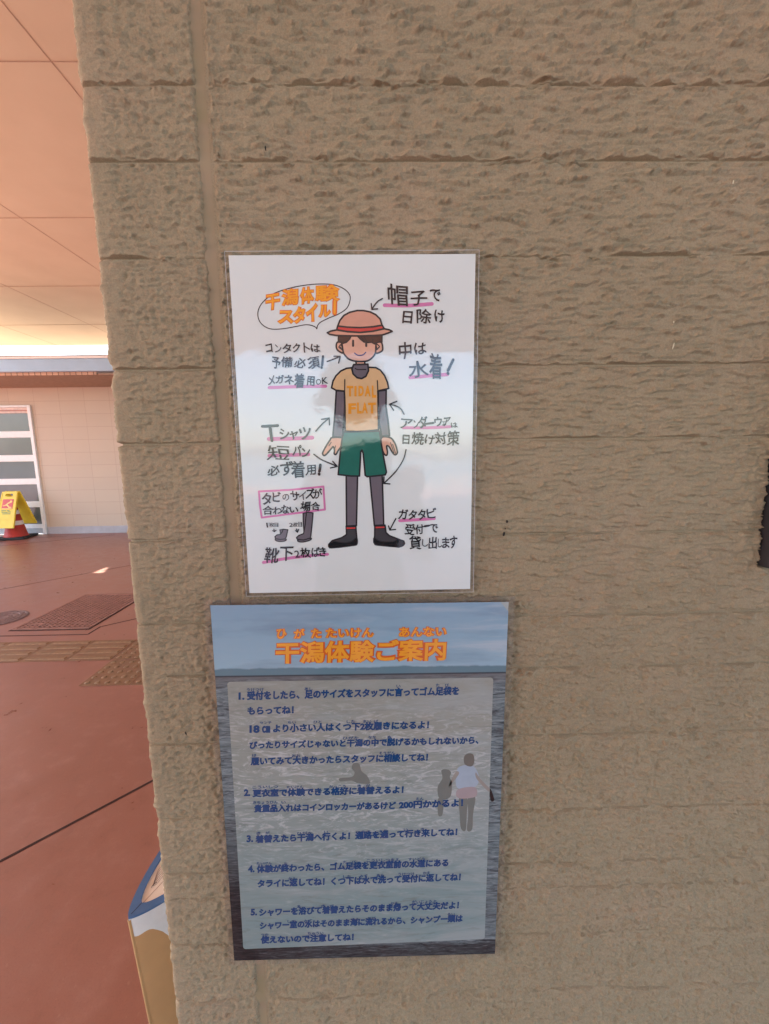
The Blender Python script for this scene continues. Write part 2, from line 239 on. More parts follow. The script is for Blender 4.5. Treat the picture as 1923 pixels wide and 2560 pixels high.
LINES = [('title','干潟体験ご案内',-1209,2031,1197,2048,-1194,2381),('sub','ひ',-1177,2408,-1025,2410,-1170,2567),('sub','が',-941,2406,-774,2407,-935,2565),('sub','た',-700,2407,-543,2408,-695,2565),('sub','たいけん',-496,2407,188,2407,-492,2566),('sub','あんない',528,2409,1206,2414,528,2567),('body','1.',-1748,1508,-1662,1507,-1741,1622),('body','受付をしたら、足のサイズをスタッフに言ってゴム足袋を',-1633,1498,1392,1526,-1625,1641),('body','もらってね！',-1634,1275,-974,1281,-1628,1397),('body','18',-1620,991,-1474,989,-1613,1114),('body','㎝',-1441,989,-1322,988,-1435,1101),('body','より小さい人はくつ下2枚履きになるよ！',-1284,988,965,1007,-1277,1123),('body','ぴったりサイズじゃないと干潟の中で脱げるかもしれないから、',-1634,732,1696,752,-1627,863),('body','履いてみて大きかったらスタッフに相談してね！',-1629,473,954,488,-1621,612),('body','2.',-1753,-25,-1658,-23,-1746,92),('body','更衣室で体験できる格好に着替えるよ！',-1632,-45,598,-32,-1624,91),('body','貴重品入れはコインロッカーがあるけど',-1623,-301,487,-293,-1615,-164),('body','200円かかるよ！',531,-287,1491,-269,531,-156),('body','3.',-1754,-797,-1654,-795,-1747,-675),('body','着替えたら干潟へ行くよ！通路を通って行き来してね！',-1627,-817,1411,-763,-1620,-676),('body','4.',-1759,-1319,-1659,-1316,-1753,-1194),('body','体験が終わったら、ゴム足袋を更衣室前の水道にある',-1631,-1333,1285,-1295,-1623,-1188),('body','タライに返してね！くつ下は水で洗って受付に返してね！',-1633,-1592,1479,-1554,-1625,-1445),('body','5.',-1757,-2085,-1658,-2082,-1751,-1962),('body','シャワーを浴びて着替えたらそのまま帰って大丈夫だよ！',-1630,-2106,1461,-2059,-1622,-1956),('body','シャワー室の水はそのまま海に流れるから、シャンプー類は',-1633,-2344,1527,-2299,-1626,-2199),('body','使えないので注意してね！',-1631,-2605,-178,-2593,-1624,-2458),('ruby','うけつけ',-1625,1636,-1385,1637,-1623,1684),('ruby','あし',-811,1637,-693,1638,-809,1683),('ruby','い',495,1657,554,1657,496,1702),('ruby','た',1059,1663,1113,1663,1059,1712),('ruby','び',1187,1662,1245,1662,1186,1710),('ruby','センチ',-1467,1128,-1296,1128,-1464,1171),('ruby','ちい',-1066,1124,-945,1125,-1065,1168),('ruby','ひと',-699,1124,-580,1124,-697,1171),('ruby','した',-221,1123,-99,1123,-220,1169),('ruby','まい',14,1124,136,1124,15,1167),('ruby','ば',171,1122,236,1123,171,1166),('ruby','ひがた',-283,864,-49,865,-282,911),('ruby','なか',87,869,201,870,87,914),('ruby','ぬ',364,870,424,870,364,915),('ruby','は',-1602,615,-1536,615,-1600,663),('ruby','おお',-1028,595,-902,596,-1026,643),('ruby','そうだん',240,614,477,616,240,659),('ruby','こういしつ',-1621,97,-1247,99,-1619,147),('ruby','たいけん',-1122,87,-873,88,-1120,136),('ruby','かっこう',-499,82,-255,83,-497,131),('ruby','き',-83,88,-25,88,-82,134),('ruby','が',42,90,105,90,42,139),('ruby','きちょうひん',-1626,-157,-1258,-155,-1624,-107),('ruby','い',-1208,-157,-1146,-157,-1206,-111),('ruby','えん',782,-145,901,-144,781,-98),('ruby','き',-1600,-670,-1540,-669,-1597,-622),('ruby','が',-1470,-668,-1402,-667,-1467,-616),('ruby','ひがた',-998,-684,-767,-683,-997,-636),('ruby','い',-592,-677,-529,-677,-590,-629),('ruby','つうろ',-123,-684,102,-683,-122,-636),('ruby','とお',238,-677,362,-677,238,-626),('ruby','い',604,-661,663,-661,604,-616),('ruby','き',858,-660,914,-659,857,-612),('ruby','たいけん',-1623,-1188,-1389,-1186,-1621,-1139),('ruby','お',-1212,-1204,-1158,-1204,-1210,-1152),('ruby','た',-317,-1198,-263,-1197,-316,-1148),('ruby','び',-183,-1199,-126,-1198,-182,-1149),('ruby','こういしつまえ',40,-1181,539,-1177,41,-1128),('ruby','すいどう',673,-1175,924,-1174,673,-1123),('ruby','かえ',-1157,-1469,-1042,-1468,-1155,-1416),('ruby','した',-320,-1455,-202,-1454,-319,-1402),('ruby','みず',-70,-1450,51,-1449,-69,-1397),('ruby','あら',189,-1445,301,-1444,189,-1392),('ruby','うけつけ',519,-1434,768,-1433,519,-1381),('ruby','かえ',897,-1424,1012,-1423,897,-1371),('ruby','あ',-1040,-1967,-988,-1966,-1038,-1913),('ruby','き',-668,-1969,-607,-1969,-666,-1915),('ruby','が',-537,-1970,-476,-1970,-536,-1916),('ruby','かえ',402,-1953,518,-1952,402,-1899),('ruby','だいじょうぶ',736,-1942,1113,-1939,736,-1881),('ruby','しつ',-1196,-2229,-1070,-2228,-1194,-2178),('ruby','みず',-944,-2227,-821,-2227,-943,-2176),('ruby','うみ',-201,-2222,-84,-2221,-200,-2171),('ruby','なが',42,-2210,168,-2209,42,-2159),('ruby','るい',1288,-2174,1405,-2173,1287,-2123),('ruby','つか',-1619,-2469,-1501,-2468,-1616,-2413),('ruby','ちゅうい',-894,-2463,-646,-2461,-892,-2407)]
BOX = [(-1892, 1781), (1879, 1789), (1885, -2628), (-1903, -2698)]
FIGURES = [('swimmer','darkskin',[(-132,476),(-50,469),(-18,354),(58,277),(101,185),(84,139),(-82,156),(-164,196),(-330,188),(-334,240),(-163,257),(-120,330),(-161,401)]),('child','darkskin',[(1158,338),(1254,349),(1302,297),(1284,221),(1316,129),(1303,-87),(1207,-148),(1123,-101),(1107,69),(1174,207)]),('child_legs','darkskin',[(1115,-132),(1193,-164),(1183,-399),(1119,-398)]),('adult_head','hair',[(1489,553),(1550,604),(1624,582),(1639,461),(1596,392),(1500,432)]),('adult_top','palecloth',[(1418,388),(1610,407),(1710,248),(1674,65),(1412,36),(1375,220)]),('adult_arm','skin',[(1373,312),(1421,281),(1327,129),(1273,68),(1299,160)]),('adult_arm','skin',[(1668,294),(1739,187),(1883,17),(1862,-23),(1684,187)]),('adult_shorts','pinkcloth',[(1407,20),(1660,49),(1676,-106),(1415,-125)]),('adult_legs','darkskin',[(1429,-125),(1548,-126),(1549,-402),(1539,-671),(1468,-639),(1443,-401)]),('adult_legs','darkskin',[(1559,-120),(1670,-112),(1644,-403),(1637,-656),(1561,-671),(1572,-402)]),('paddle','black',[(1883,17),(1917,-30),(1955,-170),(1903,-179)])]

# ------------------------------------------------------------------ the rough wall
def perlin(x, y, seed):
    rng = np.random.RandomState(seed)
    perm = rng.permutation(512)
    ang = rng.rand(512) * 2 * np.pi
    gx, gy = np.cos(ang), np.sin(ang)
    xi = np.floor(x).astype(np.int64); yi = np.floor(y).astype(np.int64)
    xf = x - xi; yf = y - yi
    def g(i, j, dx, dy):
        h = perm[(perm[(xi + i) & 511] + yi + j) & 511]
        return gx[h] * dx + gy[h] * dy
    u = xf * xf * xf * (xf * (xf * 6 - 15) + 10); v = yf * yf * yf * (yf * (yf * 6 - 15) + 10)
    a = g(0, 0, xf, yf); b = g(1, 0, xf - 1, yf); c = g(0, 1, xf, yf - 1); d = g(1, 1, xf - 1, yf - 1)
    return ((a + (b - a) * u) + ((c + (d - c) * u) - (a + (b - a) * u)) * v) * 1.5

def sstep(a, b, x):
    t = np.clip((x - a) / (b - a), 0, 1); return t * t * (3 - 2 * t)

COURSES = [0.62, 0.5405, 0.4330, 0.3525, 0.2450, 0.1140, 0.0205, -0.1075, -0.2250, -0.3025, -0.4085, -0.5320, -0.6245, -0.6696, -0.7539, -0.8610, -0.985, -1.10]
GROOVES = [z * 1.011 + EYE for z in COURSES]
HMAX = 0.0125
JOINT = (-0.2075, -0.1922)       # the sealant joint between the corner strip and the main panels
BOX_X, BOX_Z = 0.5345, (EYE - 0.160, EYE + 0.16)

def relief(u, z):
    """height (m) of the chiselled face above its backing"""
    zr = z - EYE
    P = perlin
    strip = 1 - sstep(-0.215, -0.175, u)              # the corner strip is pitted rather than streaked
    low = sstep(-0.20, -0.45, zr)                     # finer, shallower tooling further down
    wu = u + .004 * P(u / .055, z / .03, 1)
    wz = z + .0014 * P(u / .050, z / .022, 2) + .0006 * P(u / .012, z / .009, 3)
    h = .0046 + .0012 * P(u / .10, z / .05, 4) + .0007 * P(u / .035, z / .014, 24)
    # torn ledges: the face leans out going down, then breaks back sharply on its underside
    for per, sd, av, thr in ((.0098, 6, .0070, .02), (.0057, 46, .0046, .08)):
        ph = wz / per + .75 * P(u / .045, z / .016, sd) + .22 * P(u / .0110, z / .009, sd + 1)
        fr = ph - np.floor(ph)
        saw = np.where(fr < .08, fr / .08, ((1 - fr) / .92) ** 1.5)
        amp = sstep(thr - .05, thr + .22, P(u / (.024 - .010 * strip), z / .0085, sd + 2)) * (.45 + .55 * sstep(-.40, .15, P(u / .0062, z / .0075, sd + 3)))
        h = h + av * (1 - .35 * strip) * (saw - .15) * amp
    # shallow chips, mostly on the corner strip
    pit = sstep(.20, .52, P(wu / (.017 - .0065 * strip), wz / (.0060 + .0004 * strip), 8))
    h = h - (.0010 + (.0008 + .0016 * low) * strip + .0018 * low * (1 - strip)) * pit
    pit2 = sstep(.28, .55, P(wu / .0068, wz / .0042, 48))
    h = h - (.0009 + .0011 * low * (1 - .6 * strip) + .0003 * strip) * pit2
    h = h + (.0003 + .0005 * strip) * P(u / .0060, z / .0085, 9) + .00035 * P(u / .0040, z / .0040, 10)
    # torn stone just left of the dark box
    near = sstep(.10, 0.0, np.abs(u - BOX_X)) * sstep(BOX_Z[0] - .06, BOX_Z[0] + .01, z)
    h = h + near * (.0026 * P(u / .014, z / .011, 12) + .0018 * P(u / .006, z / .006, 13))
    edge = 1 - sstep(-.330, -.312, u)                 # the arris itself is worn smoother
    h = h + edge * .74 * (.0052 - h)
    h = np.clip(h, .0006, HMAX)
    # horizontal grooves: straight, with the stone beside them standing proud by uneven amounts
    for k, g in enumerate(GROOVES):
        d = np.abs(z - g - .0002 * P(u / .03, u * 0 + k * 7.3, 14))
        if d.min() > .02: continue
        full = sstep(-.42, -.12, P(u / .10, u * 0 + k * 3.7 + .4, 15))
        lip = (1 - sstep(.004, .013, d)) * (-.0006 + .0044 * P(u / .032, u * 0 + k * 5.1, 16) + .0026 * P(u / .011, u * 0 + k * 3.3, 17))
        h = np.clip(h + lip, .0004, HMAX)
        h = np.minimum(h, (1 - full) * .010 + np.maximum(d - .0004, 0) * 2.0)
        h = h - .0045 * full * (1 - sstep(.0006, .0012, d))
    return h

def mark_height(u, z):
    return float(relief(np.array([[u]]), np.array([[z]]))[0, 0])

def z_rows(z0, z1):
    z = np.arange(EYE - 0.98, EYE + 0.56, .0015)
    fine = [np.arange(g - .004, g + .0041, .0005) for g in GROOVES if EYE - .98 < g < EYE + .56]
    keep = np.ones(len(z), bool)
    for g in GROOVES: keep &= np.abs(z - g) > .0042
    core = np.sort(np.concatenate([z[keep]] + fine))
    lo = EYE - 0.98 - np.cumsum(np.geomspace(.003, .03, 24)); lo = lo[lo > z0]
    hi = EYE + 0.56 + np.cumsum(np.full(480, .0055)); hi = hi[hi < z1]
    return np.concatenate([[z0], lo[::-1], core, hi, [z1]])

FRONT0 = WALL_Y + .0012 + HMAX   # backing plane
def wall_material(name, tint=1.0):
    t = NT(name)
    a = t.noise(7, 4, .6); b = t.noise(26, 5, .6, dist=.6); c = t.noise(260, 4, .65)
    base = t.ramp(a, [(.30, (.320 * tint, .258 * tint, .166 * tint)), (.50, (.345 * tint, .276 * tint, .178 * tint)), (.72, (.376 * tint, .284 * tint, .188 * tint))])
    base = t.mix(t.range(b, .42, .72, 0, .45), base, (.362 * tint, .298 * tint, .194 * tint, 1))
    base = t.mix(t.range(c, .35, .75, 0, .30), base, (.255 * tint, .188 * tint, .122 * tint, 1))
    g1 = t.noise(520, 3, .7); g2 = t.noise(130, 4, .7, dist=.4); st = t.noise(1, 4, .6, vec=t.mapping((16, 16, 1.6)))
    base = t.mix(t.range(g1, .50, .70, 0, .50), base, (.215 * tint, .166 * tint, .108 * tint, 1))
    base = t.mix(t.range(g1, .46, .30, 0, .38), base, (.46 * tint, .385 * tint, .270 * tint, 1))
    base = t.mix(t.range(g2, .58, .70, 0, .40), base, (.235 * tint, .178 * tint, .118 * tint, 1))
    base = t.mix(t.range(st, .50, .74, 0, .30), base, (.275 * tint, .216 * tint, .150 * tint, 1))
    t.set(Base_Color=base, Roughness=.88, Specular_IOR_Level=.25)
    nb = t.bump(t.noise(1, 5, .65, vec=t.mapping((150, 150, 420)), dist=.5), .45, .0011, into=None)
    t.bump(t.noise(800, 4, .6), .35, .0006, chain=nb)
    return t.mat

WALL_MAT = wall_material('stone_siding')
wall = tag(empty('stone_wall', (0, 0, 0)), 'beige rough split-stone wall filling most of the view, with two laminated posters on it', 'wall')
TOPZ = EYE + 2.76
rows = z_rows(0.0, TOPZ)

# corner strip: front face, rounded arris, then the side face of the wall
x0, rad = -0.3402, .006
side = np.concatenate([np.linspace(.133, .02, 20), np.arange(.0185, 0, -.0015)])
arc = np.linspace(0, math.pi / 2, 8)[:-1]
front = np.arange(x0 + rad, JOINT[0] + .0046, .0015)
bx = np.concatenate([np.full(len(side), x0), x0 + rad - rad * np.cos(arc), front])
by = np.concatenate([FRONT0 + rad + side, FRONT0 + rad - rad * np.sin(arc), np.full(len(front), FRONT0)])
nx = np.concatenate([np.full(len(side), -1.0), -np.cos(arc), np.zeros(len(front))])
ny = np.concatenate([np.zeros(len(side)), -np.sin(arc), np.full(len(front), -1.0)])
uu = np.concatenate([x0 + rad - rad * math.pi / 2 - side, x0 + rad - rad * (math.pi / 2 - arc), front])
U, Zg = np.meshgrid(uu, rows)
h = relief(U, Zg)
jag = JOINT[0] + .0016 * perlin(Zg[:, :1] / .007, Zg[:, :1] * 0 + .5, 31) + .0010 * perlin(Zg[:, :1] / .0025, Zg[:, :1] * 0 + .5, 32)
m = sstep(-.0003, .0022, jag - U)
h = h * m - .0065 * (1 - m)
h = h + np.where(np.abs(U - (x0 + rad - .006)) < .012, .0016 * perlin(U / .02, Zg / .027, 33) + .0008 * perlin(U / .02, Zg / .0085, 34) + .0004 * perlin(U / .02, Zg / .0034, 39), 0)
grid_mesh('corner_panel', bx[None, :] + nx[None, :] * h, by[None, :] + ny[None, :] * h, Zg, WALL_MAT, wall)

# main panel
cx = np.concatenate([np.arange(JOINT[1] - .0046, 0.70, .0015), 0.70 + np.cumsum(np.concatenate([np.full(180, .0045), np.geomspace(.006, .09, 110)]))])
cx = cx[cx < 4.6]
U, Zg = np.meshgrid(cx, rows)
h = relief(U, Zg)
jag = JOINT[1] + .0016 * perlin(Zg[:, :1] / .007, Zg[:, :1] * 0 + .5, 35) + .0010 * perlin(Zg[:, :1] / .0025, Zg[:, :1] * 0 + .5, 36)
m = sstep(-.0003, .0022, U - jag)
h = h * m + .0012 * (1 - m)
# broken edge where the stone was cut for the box
cut = BOX_X + .0004 + .0018 * perlin(Zg / .010, Zg * 0 + .3, 37) + .0010 * perlin(Zg / .004, Zg * 0 + .3, 38)
inside = sstep(-.001, .0012, U - cut) * sstep(BOX_Z[0] - .003, BOX_Z[0] - .001, Zg) * sstep(BOX_Z[1] + .003, BOX_Z[1] + .001, Zg) * sstep(.70, .69, U)
h = h * (1 - inside) - .006 * inside
grid_mesh('main_panel', U, FRONT0 - h, Zg, WALL_MAT, wall)
back = MB().box(-.330, 4.6, FRONT0 + .0075, .68, 0, TOPZ)
back.build('wall_core', WALL_MAT, wall)

# sealant joint, pulled smooth with a finger, a little dished
sx = np.linspace(JOINT[0] - .004, JOINT[1] + .004, 14)
sz = np.arange(0, TOPZ, .006)
U, Zg = np.meshgrid(sx, sz)
mid = (sx - sum(JOINT) / 2) / .011
dish = .0034 + .0016 * (mid ** 2)[None, :] * 0 - .0012 * (1 - np.clip(mid ** 2, 0, 1))[None, :] + .0004 * perlin(U / .012, Zg / .030, 40)
t = NT('joint_sealant')
n1 = t.noise(14, 3, .5, vec=t.mapping((.2, .2, 1.0)))
t.set(Base_Color=t.ramp(n1, [(.35, (.305, .245, .145)), (.5, (.350, .265, .175)), (.68, (.365, .285, .175))]), Roughness=.55, Specular_IOR_Level=.3)
t.bump(t.noise(90, 3), .12, .001)
grid_mesh('sealant', U, FRONT0 + .0018 - dish, Zg, t.mat, wall)

# small chips and scratches seen on the face
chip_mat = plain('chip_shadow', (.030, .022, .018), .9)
scr_mat = plain('scratch_cream', (.62, .55, .40), .8)
def chip(u, zr, w, hgt, mat, name='chip', lean=0):
    z = EYE + zr
    y = FRONT0 - max(mark_height(u + a * .0015, z + b * .0015) for a in (-1, 0, 1) for b in (-1, 0, 1)) - .0003
    n = 8; v = []; rng = random.Random(int(u * 9999) + int(zr * 777))
    for k in range(n):
        a = 2 * math.pi * k / n; q = rng.uniform(.7, 1.15)
        v.append((u + math.cos(a) * w * q + lean * math.sin(a) * hgt, y, z + math.sin(a) * hgt * q))
    v2 = [(x, yy + .0006, zz) for x, yy, zz in v]
    mesh(name, v + v2, [tuple(range(n))[::-1]] + [(i, (i + 1) % n, n + (i + 1) % n, n + i) for i in range(n)], mat, wall)
for u, zr, w, hg, ln in ((-.1282, .3688, .0010, .0030, 0), (.1763, -.0898, .0015, .0026, 0), (.1730, -.1077, .0019, .0034, .2), (.1740, -.1000, .0010, .0010, 0), (-.2859, -.3957, .0011, .0034, -.25)):
    chip(u, zr, w, hg, chip_mat, 'chip', ln)
for u, zr, w, hg, ln in ((.3855, .1368, .0008, .0042, .2), (.3848, .1672, .0006, .0014, 0), (.4460, .3309, .0007, .0036, .1)):
    chip(u, zr, w, hg, scr_mat, 'scratch', ln)

# ------------------------------------------------------------------ lettering and drawing tools (flat prints, layers a fraction of a millimetre apart)
_glyph = {}
def glyph(s, bold):
    """outline mesh of a word in the built-in font: verts (n,3), faces"""
    key = (s, bold)
    if key in _glyph: return _glyph[key]
    c = bpy.data.curves.new('glyph', 'FONT'); c.body = s; c.size = 1; c.fill_mode = 'FRONT'
    c.resolution_u = 3; c.bevel_depth = bold; c.bevel_resolution = 0
    o = bpy.data.objects.new('glyph', c); COL.objects.link(o)
    dg = bpy.context.evaluated_depsgraph_get()
    me = bpy.data.meshes.new_from_object(o.evaluated_get(dg))
    v = np.array([q.co[:] for q in me.vertices]); f = [tuple(p.vertices) for p in me.polygons]
    bpy.data.objects.remove(o); bpy.data.curves.remove(c); bpy.data.meshes.remove(me)
    zmin = v[:, 2].min()
    f = [p for p in f if min(v[i, 2] for i in p) > -1e-4 or bold == 0]
    _glyph[key] = (v, f)
    return _glyph[key]

def set_glyph(mb, s, bl, br, tl, layer, bold=.02, wob=0, rng=None):
    v, f = glyph(s, bold)
    v = v.copy()
    used = sorted({i for p in f for i in p})
    if wob:
        a, b, c, d = (rng.uniform(0, 6.3) for _ in range(4))
        ro, sh = (rng.uniform(-.06, .06), rng.uniform(-.09, .09)) if wob > .015 else (0, 0)
        v[:, :2] = np.stack([v[:, 0] * math.cos(ro) - v[:, 1] * math.sin(ro) + sh * v[:, 1], v[:, 0] * math.sin(ro) + v[:, 1] * math.cos(ro)], 1)
        vx = v[:, 0] + wob * np.sin(4.5 * v[:, 1] + a) + .5 * wob * np.sin(9 * v[:, 1] + c)
        vy = v[:, 1] + wob * np.sin(4.5 * v[:, 0] + b) + .5 * wob * np.sin(8 * v[:, 0] + d)
        v[:, 0], v[:, 1] = vx, vy
    lo = v[used, :2].min(0); hi = v[used, :2].max(0)
    st = (v[:, :2] - lo) / (hi - lo)
    bl, br, tl = (np.array(q) * 1e-4 for q in (bl, br, tl))
    p = bl + st[:, :1] * (br - bl) + st[:, 1:] * (tl - bl)
    zz = layer + v[:, 2] / max(bold, 1e-6) * 4e-6
    mb.add([(x, -l, y) for (x, y), l in zip(p, zz)], f)

def catmull(pts, n=6, closed=False):
    P = [np.array(p, float) for p in pts]; out = []
    m = len(P)
    for i in range(m if closed else m - 1):
        p1, p2 = P[i], P[(i + 1) % m]
        p0 = P[(i - 1) % m] if closed or i > 0 else 2 * p1 - p2
        p3 = P[(i + 2) % m] if closed or i + 2 < m else 2 * p2 - p1
        for k in range(n):
            t = k / n
            out.append(.5 * ((2 * p1) + (p2 - p0) * t + (2 * p0 - 5 * p1 + 4 * p2 - p3) * t * t + (3 * p1 - p0 - 3 * p2 + p3) * t ** 3))
    if not closed: out.append(P[-1])
    return out

def ribbon(mb, pts, r, layer, cap=True):
    """one pen stroke: a very flat lens with rounded ends"""
    P = [np.array(p, float) for p in pts]
    d0 = P[0] - P[1]; d0 /= np.linalg.norm(d0) + 1e-9
    d1 = P[-1] - P[-2]; d1 /= np.linalg.norm(d1) + 1e-9
    rs = [r] * len(P)
    if cap:
        P = [P[0] + d0 * r, P[0] + d0 * r * .9, P[0] + d0 * r * .6] + P + [P[-1] + d1 * r * .6, P[-1] + d1 * r * .9, P[-1] + d1 * r]
        rs = [r * .05, r * .44, r * .8] + rs + [r * .8, r * .44, r * .05]
    v = []; f = []
    for i, p in enumerate(P):
        t = P[min(i + 1, len(P) - 1)] - P[max(i - 1, 0)]; t = t / (np.linalg.norm(t) + 1e-9)
        nrm = np.array((-t[1], t[0]))
        a, b = p - nrm * rs[i], p + nrm * rs[i]
        v += [(a[0], -layer, a[1]), (p[0], -layer - 4e-6, p[1]), (b[0], -layer, b[1])]
    for i in range(len(P) - 1):
        o = 3 * i
        f += [(o, o + 3, o + 4, o + 1), (o + 1, o + 4, o + 5, o + 2)]
    mb.add(v, f)

def stroke(mb, s, layer):
    r, smooth, closed, pts = s
    r *= 1e-4; P = [(x * 1e-4, y * 1e-4) for x, y in pts]
    if smooth:
        q = catmull(P, 6, closed)
        if closed: q = q + [q[0], q[1]]
        ribbon(mb, q, r, layer, not closed)
    else:
        if closed: P = P + [P[0]]
        for i in range(len(P) - 1): ribbon(mb, [P[i], P[i + 1]], r, layer + i * 3e-6)

def shape(mb, pts, smooth, layer):
    P = [(x * 1e-4, y * 1e-4) for x, y in pts]
    if smooth: P = [tuple(q) for q in catmull(P, 5, True)]
    mb.add([(x, -layer, y) for x, y in P], [tuple(range(len(P)))])
    return P

def outline(mb, P, r, layer, soft):
    P = [np.array(p) for p in P]
    if soft:
        ribbon(mb, P + [P[0], P[1]], r, layer, False)
    else:
        for i in range(len(P)): ribbon(mb, [P[i], P[(i + 1) % len(P)]], r, layer + (i % 5) * 2e-6)

def film_border(name, w, h, margin, parent, edge=True):
    """clear rim of the laminating pouch round the paper"""
    t = NT(name)
    tr = t.n('BsdfTransparent'); tr.inputs[0].default_value = (.97, .96, .95, 1)
    gl = t.n('BsdfGlossy'); gl.inputs['Roughness'].default_value = .12
    df = t.n('BsdfDiffuse'); df.inputs[0].default_value = (.75, .74, .76, 1)
    t.l(t.bump(t.noise(60, 3), .35, .0015, into=None), gl.inputs['Normal'])
    fr = t.n('Fresnel'); fr.inputs[0].default_value = 1.5
    m1 = t.n('MixShader'); t.put(m1.inputs[0], t.range(t.noise(40, 3), .3, .7, .01, .06)); t.l(tr.outputs[0], m1.inputs[1]); t.l(df.outputs[0], m1.inputs[2])
    m2 = t.n('MixShader'); t.l(fr.outputs[0], m2.inputs[0]); t.l(m1.outputs[0], m2.inputs[1]); t.l(gl.outputs[0], m2.inputs[2])
    t.l(m2.outputs[0], t.out.inputs[0])
    mb = MB()
    a, b = w / 2, h / 2; c, d = a + margin, b + margin
    y = -.0001
    def ring(x0, z0, x1, z1): return [(x0, y, z0), (x1, y, z0), (x1, y, z1), (x0, y, z1)]
    e = .0003
    for q in (ring(-c, b + e, c, d), ring(-c, -d, c, -b - e), ring(-c, -b - e, -a - e, b + e), ring(a + e, -b - e, c, b + e)):
        mb.add(q, [(0, 1, 2, 3)])
    mb.build('film_rim', t.mat, parent)
    # thin pale strips along the outer edge of the pouch
    if not edge: return
    ed = MB()
    for q in ((-c, c, d - .0004, d), (-c, c, -d, -d + .0004)): ed.box(q[0], q[1], y - .0003, y - .0001, q[2], q[3])
    for q in ((-c, -c + .0004), (c - .0004, c)): ed.box(q[0], q[1], y - .0003, y - .0001, -d + .0007, d - .0007)
    ed.build('film_edge', plain('film_edge', (.62, .60, .62), .35), parent)

def sheet(name, w, h, mat, parent, bow=0, nx=24, nz=32):
    X, Zq = np.meshgrid(np.linspace(-w / 2, w / 2, nx), np.linspace(-h / 2, h / 2, nz))
    return grid_mesh(name, X, X * 0, Zq, mat, parent)

INK = printed('marker_black', (.022, .020, .024))
PINK = printed('highlighter_pink', (.60, .19, .40))
COLS = dict(grey=printed('print_grey', (.145, .125, .150)), skin=printed('print_skin', (.66, .38, .28)), charcoal=printed('print_charcoal', (.052, .050, .058)),
            black=printed('print_black', (.008, .008, .010)), red=printed('print_red', (.55, .055, .050)), green=printed('print_green', (.016, .135, .105)),
            cream=printed('print_cream', (.64, .43, .23)), brown=printed('print_brown', (.055, .027, .022)), peach=printed('print_peach', (.60, .31, .225)))

# ------------------------------------------------------------------ upper poster
W1, H1 = .303, .4286
p1 = tag(empty('laminated_poster', (-.0263, WALL_Y, EYE + .0322)), 'white poster with a hand-drawn boy in a hat and handwritten notes', 'poster')
t = NT('poster_paper')
t.set(Base_Color=t.ramp(t.noise(12, 3), [(.3, (.655, .715, .715)), (.7, (.68, .74, .74))]))
film_coat(t)
sheet('paper', W1, H1, t.mat, p1)
film_border('pouch_film', W1, H1, .0046, p1)
for s in STROKES['marker']:
    mb = MB(); stroke(mb, s, .00010); mb.build('highlight_stroke', PINK, p1)
rng = random.Random(4)
CAP_LABEL = dict(hat='handwritten note top right beside the hat', swim='handwritten note right of the face', lens='handwritten note left of the face', tee='handwritten note left of the shorts',
                 under='handwritten note right of the arm', tabi='handwritten note beside the right boot', fit='handwritten note inside the pink box', sock='handwritten note along the bottom left')
for key, chars in CAPTIONS.items():
    mb = MB()
    for c in chars:
        big = abs(c[5] - c[3]) + abs(c[4] - c[2])
        set_glyph(mb, c[0], c[1:3], c[3:5], c[5:7], .00075, (.010 if big < 90 else max(.002, .034 - .020 * big / 220)), .032, rng)
    o = mb.build('caption', INK, p1); o['label'] = CAP_LABEL[key]
for s in STROKES['ink']:
    mb = MB(); stroke(mb, s, .00075); mb.build('pen_mark', INK, p1)
for i in range(0, len(STROKES['arrow']), 2):
    mb = MB()
    for s in STROKES['arrow'][i:i + 2]: stroke(mb, s, .00072)
    mb.build('arrow', INK, p1)
mb = MB()
for s in STROKES['bubble']: stroke(mb, s, .00020)
bub = mb.build('speech_bubble', INK, p1)
mb = MB(); mb2 = MB()
rng = random.Random(9)
def grow(q, e):
    bl, br, tl = (np.array(q[i:i + 2], float) for i in (1, 3, 5))
    ux = (br - bl) / np.linalg.norm(br - bl); uy = (tl - bl) / np.linalg.norm(tl - bl)
    return bl + (-ux - uy) * e, br + (ux - uy) * e, tl + (-ux + uy) * e
for q in BUBBLE_TITLE:
    kan = q[0] in '干潟体験'
    a, b, c = grow(q, 0)
    set_glyph(mb, q[0], a, b, c, .00030, .065 if kan else .085, .012, random.Random(ord(q[0])))
    a, b, c = grow(q, -9)
    set_glyph(mb2, q[0], a, b, c, .00040, .022 if kan else .030, .012, random.Random(ord(q[0])))
for q_ in STROKES['bang']:
    stroke(mb, q_, .00032); stroke(mb2, (q_[0] * .45,) + tuple(q_[1:]), .00042)
OR_D = printed('marker_orange', (.72, .155, .025)); OR_L = printed('marker_amber', (.85, .35, .020))
mb.build('bubble_title', OR_D, p1); mb2.build('bubble_title_core', OR_L, p1)
boy = empty('drawn_boy'); boy.parent = p1
shapes = {}
lines = MB()
for part, col, lay, smooth, ol, pts in SHAPES:
    base = .00014 + lay * .00006
    m_ = shapes.setdefault((part, col), [])
    mbq = MB(); P = shape(mbq, pts, smooth, base)
    m_.append(mbq)
    outline(lines, P, .00108 * ol, base + .00002, smooth)
for (part, col), lst in shapes.items():
    for q in lst: q.build(part, COLS[col], boy)
for s in DETAIL_LINES: stroke(lines, s, .00064)
lines.build('outline', INK, boy)
mb = MB(); stroke(mb, MOUTH, .00064); mb.build('mouth', printed('print_blue_line', (.055, .055, .16)), boy)
mb = MB()
for q in SHIRT_LETTERS: set_glyph(mb, q[0], q[1:3], q[3:5], q[5:7], .00062, .045, .008, rng)
mb.build('shirt_lettering', printed('print_amber', (.72, .30, .025)), boy)

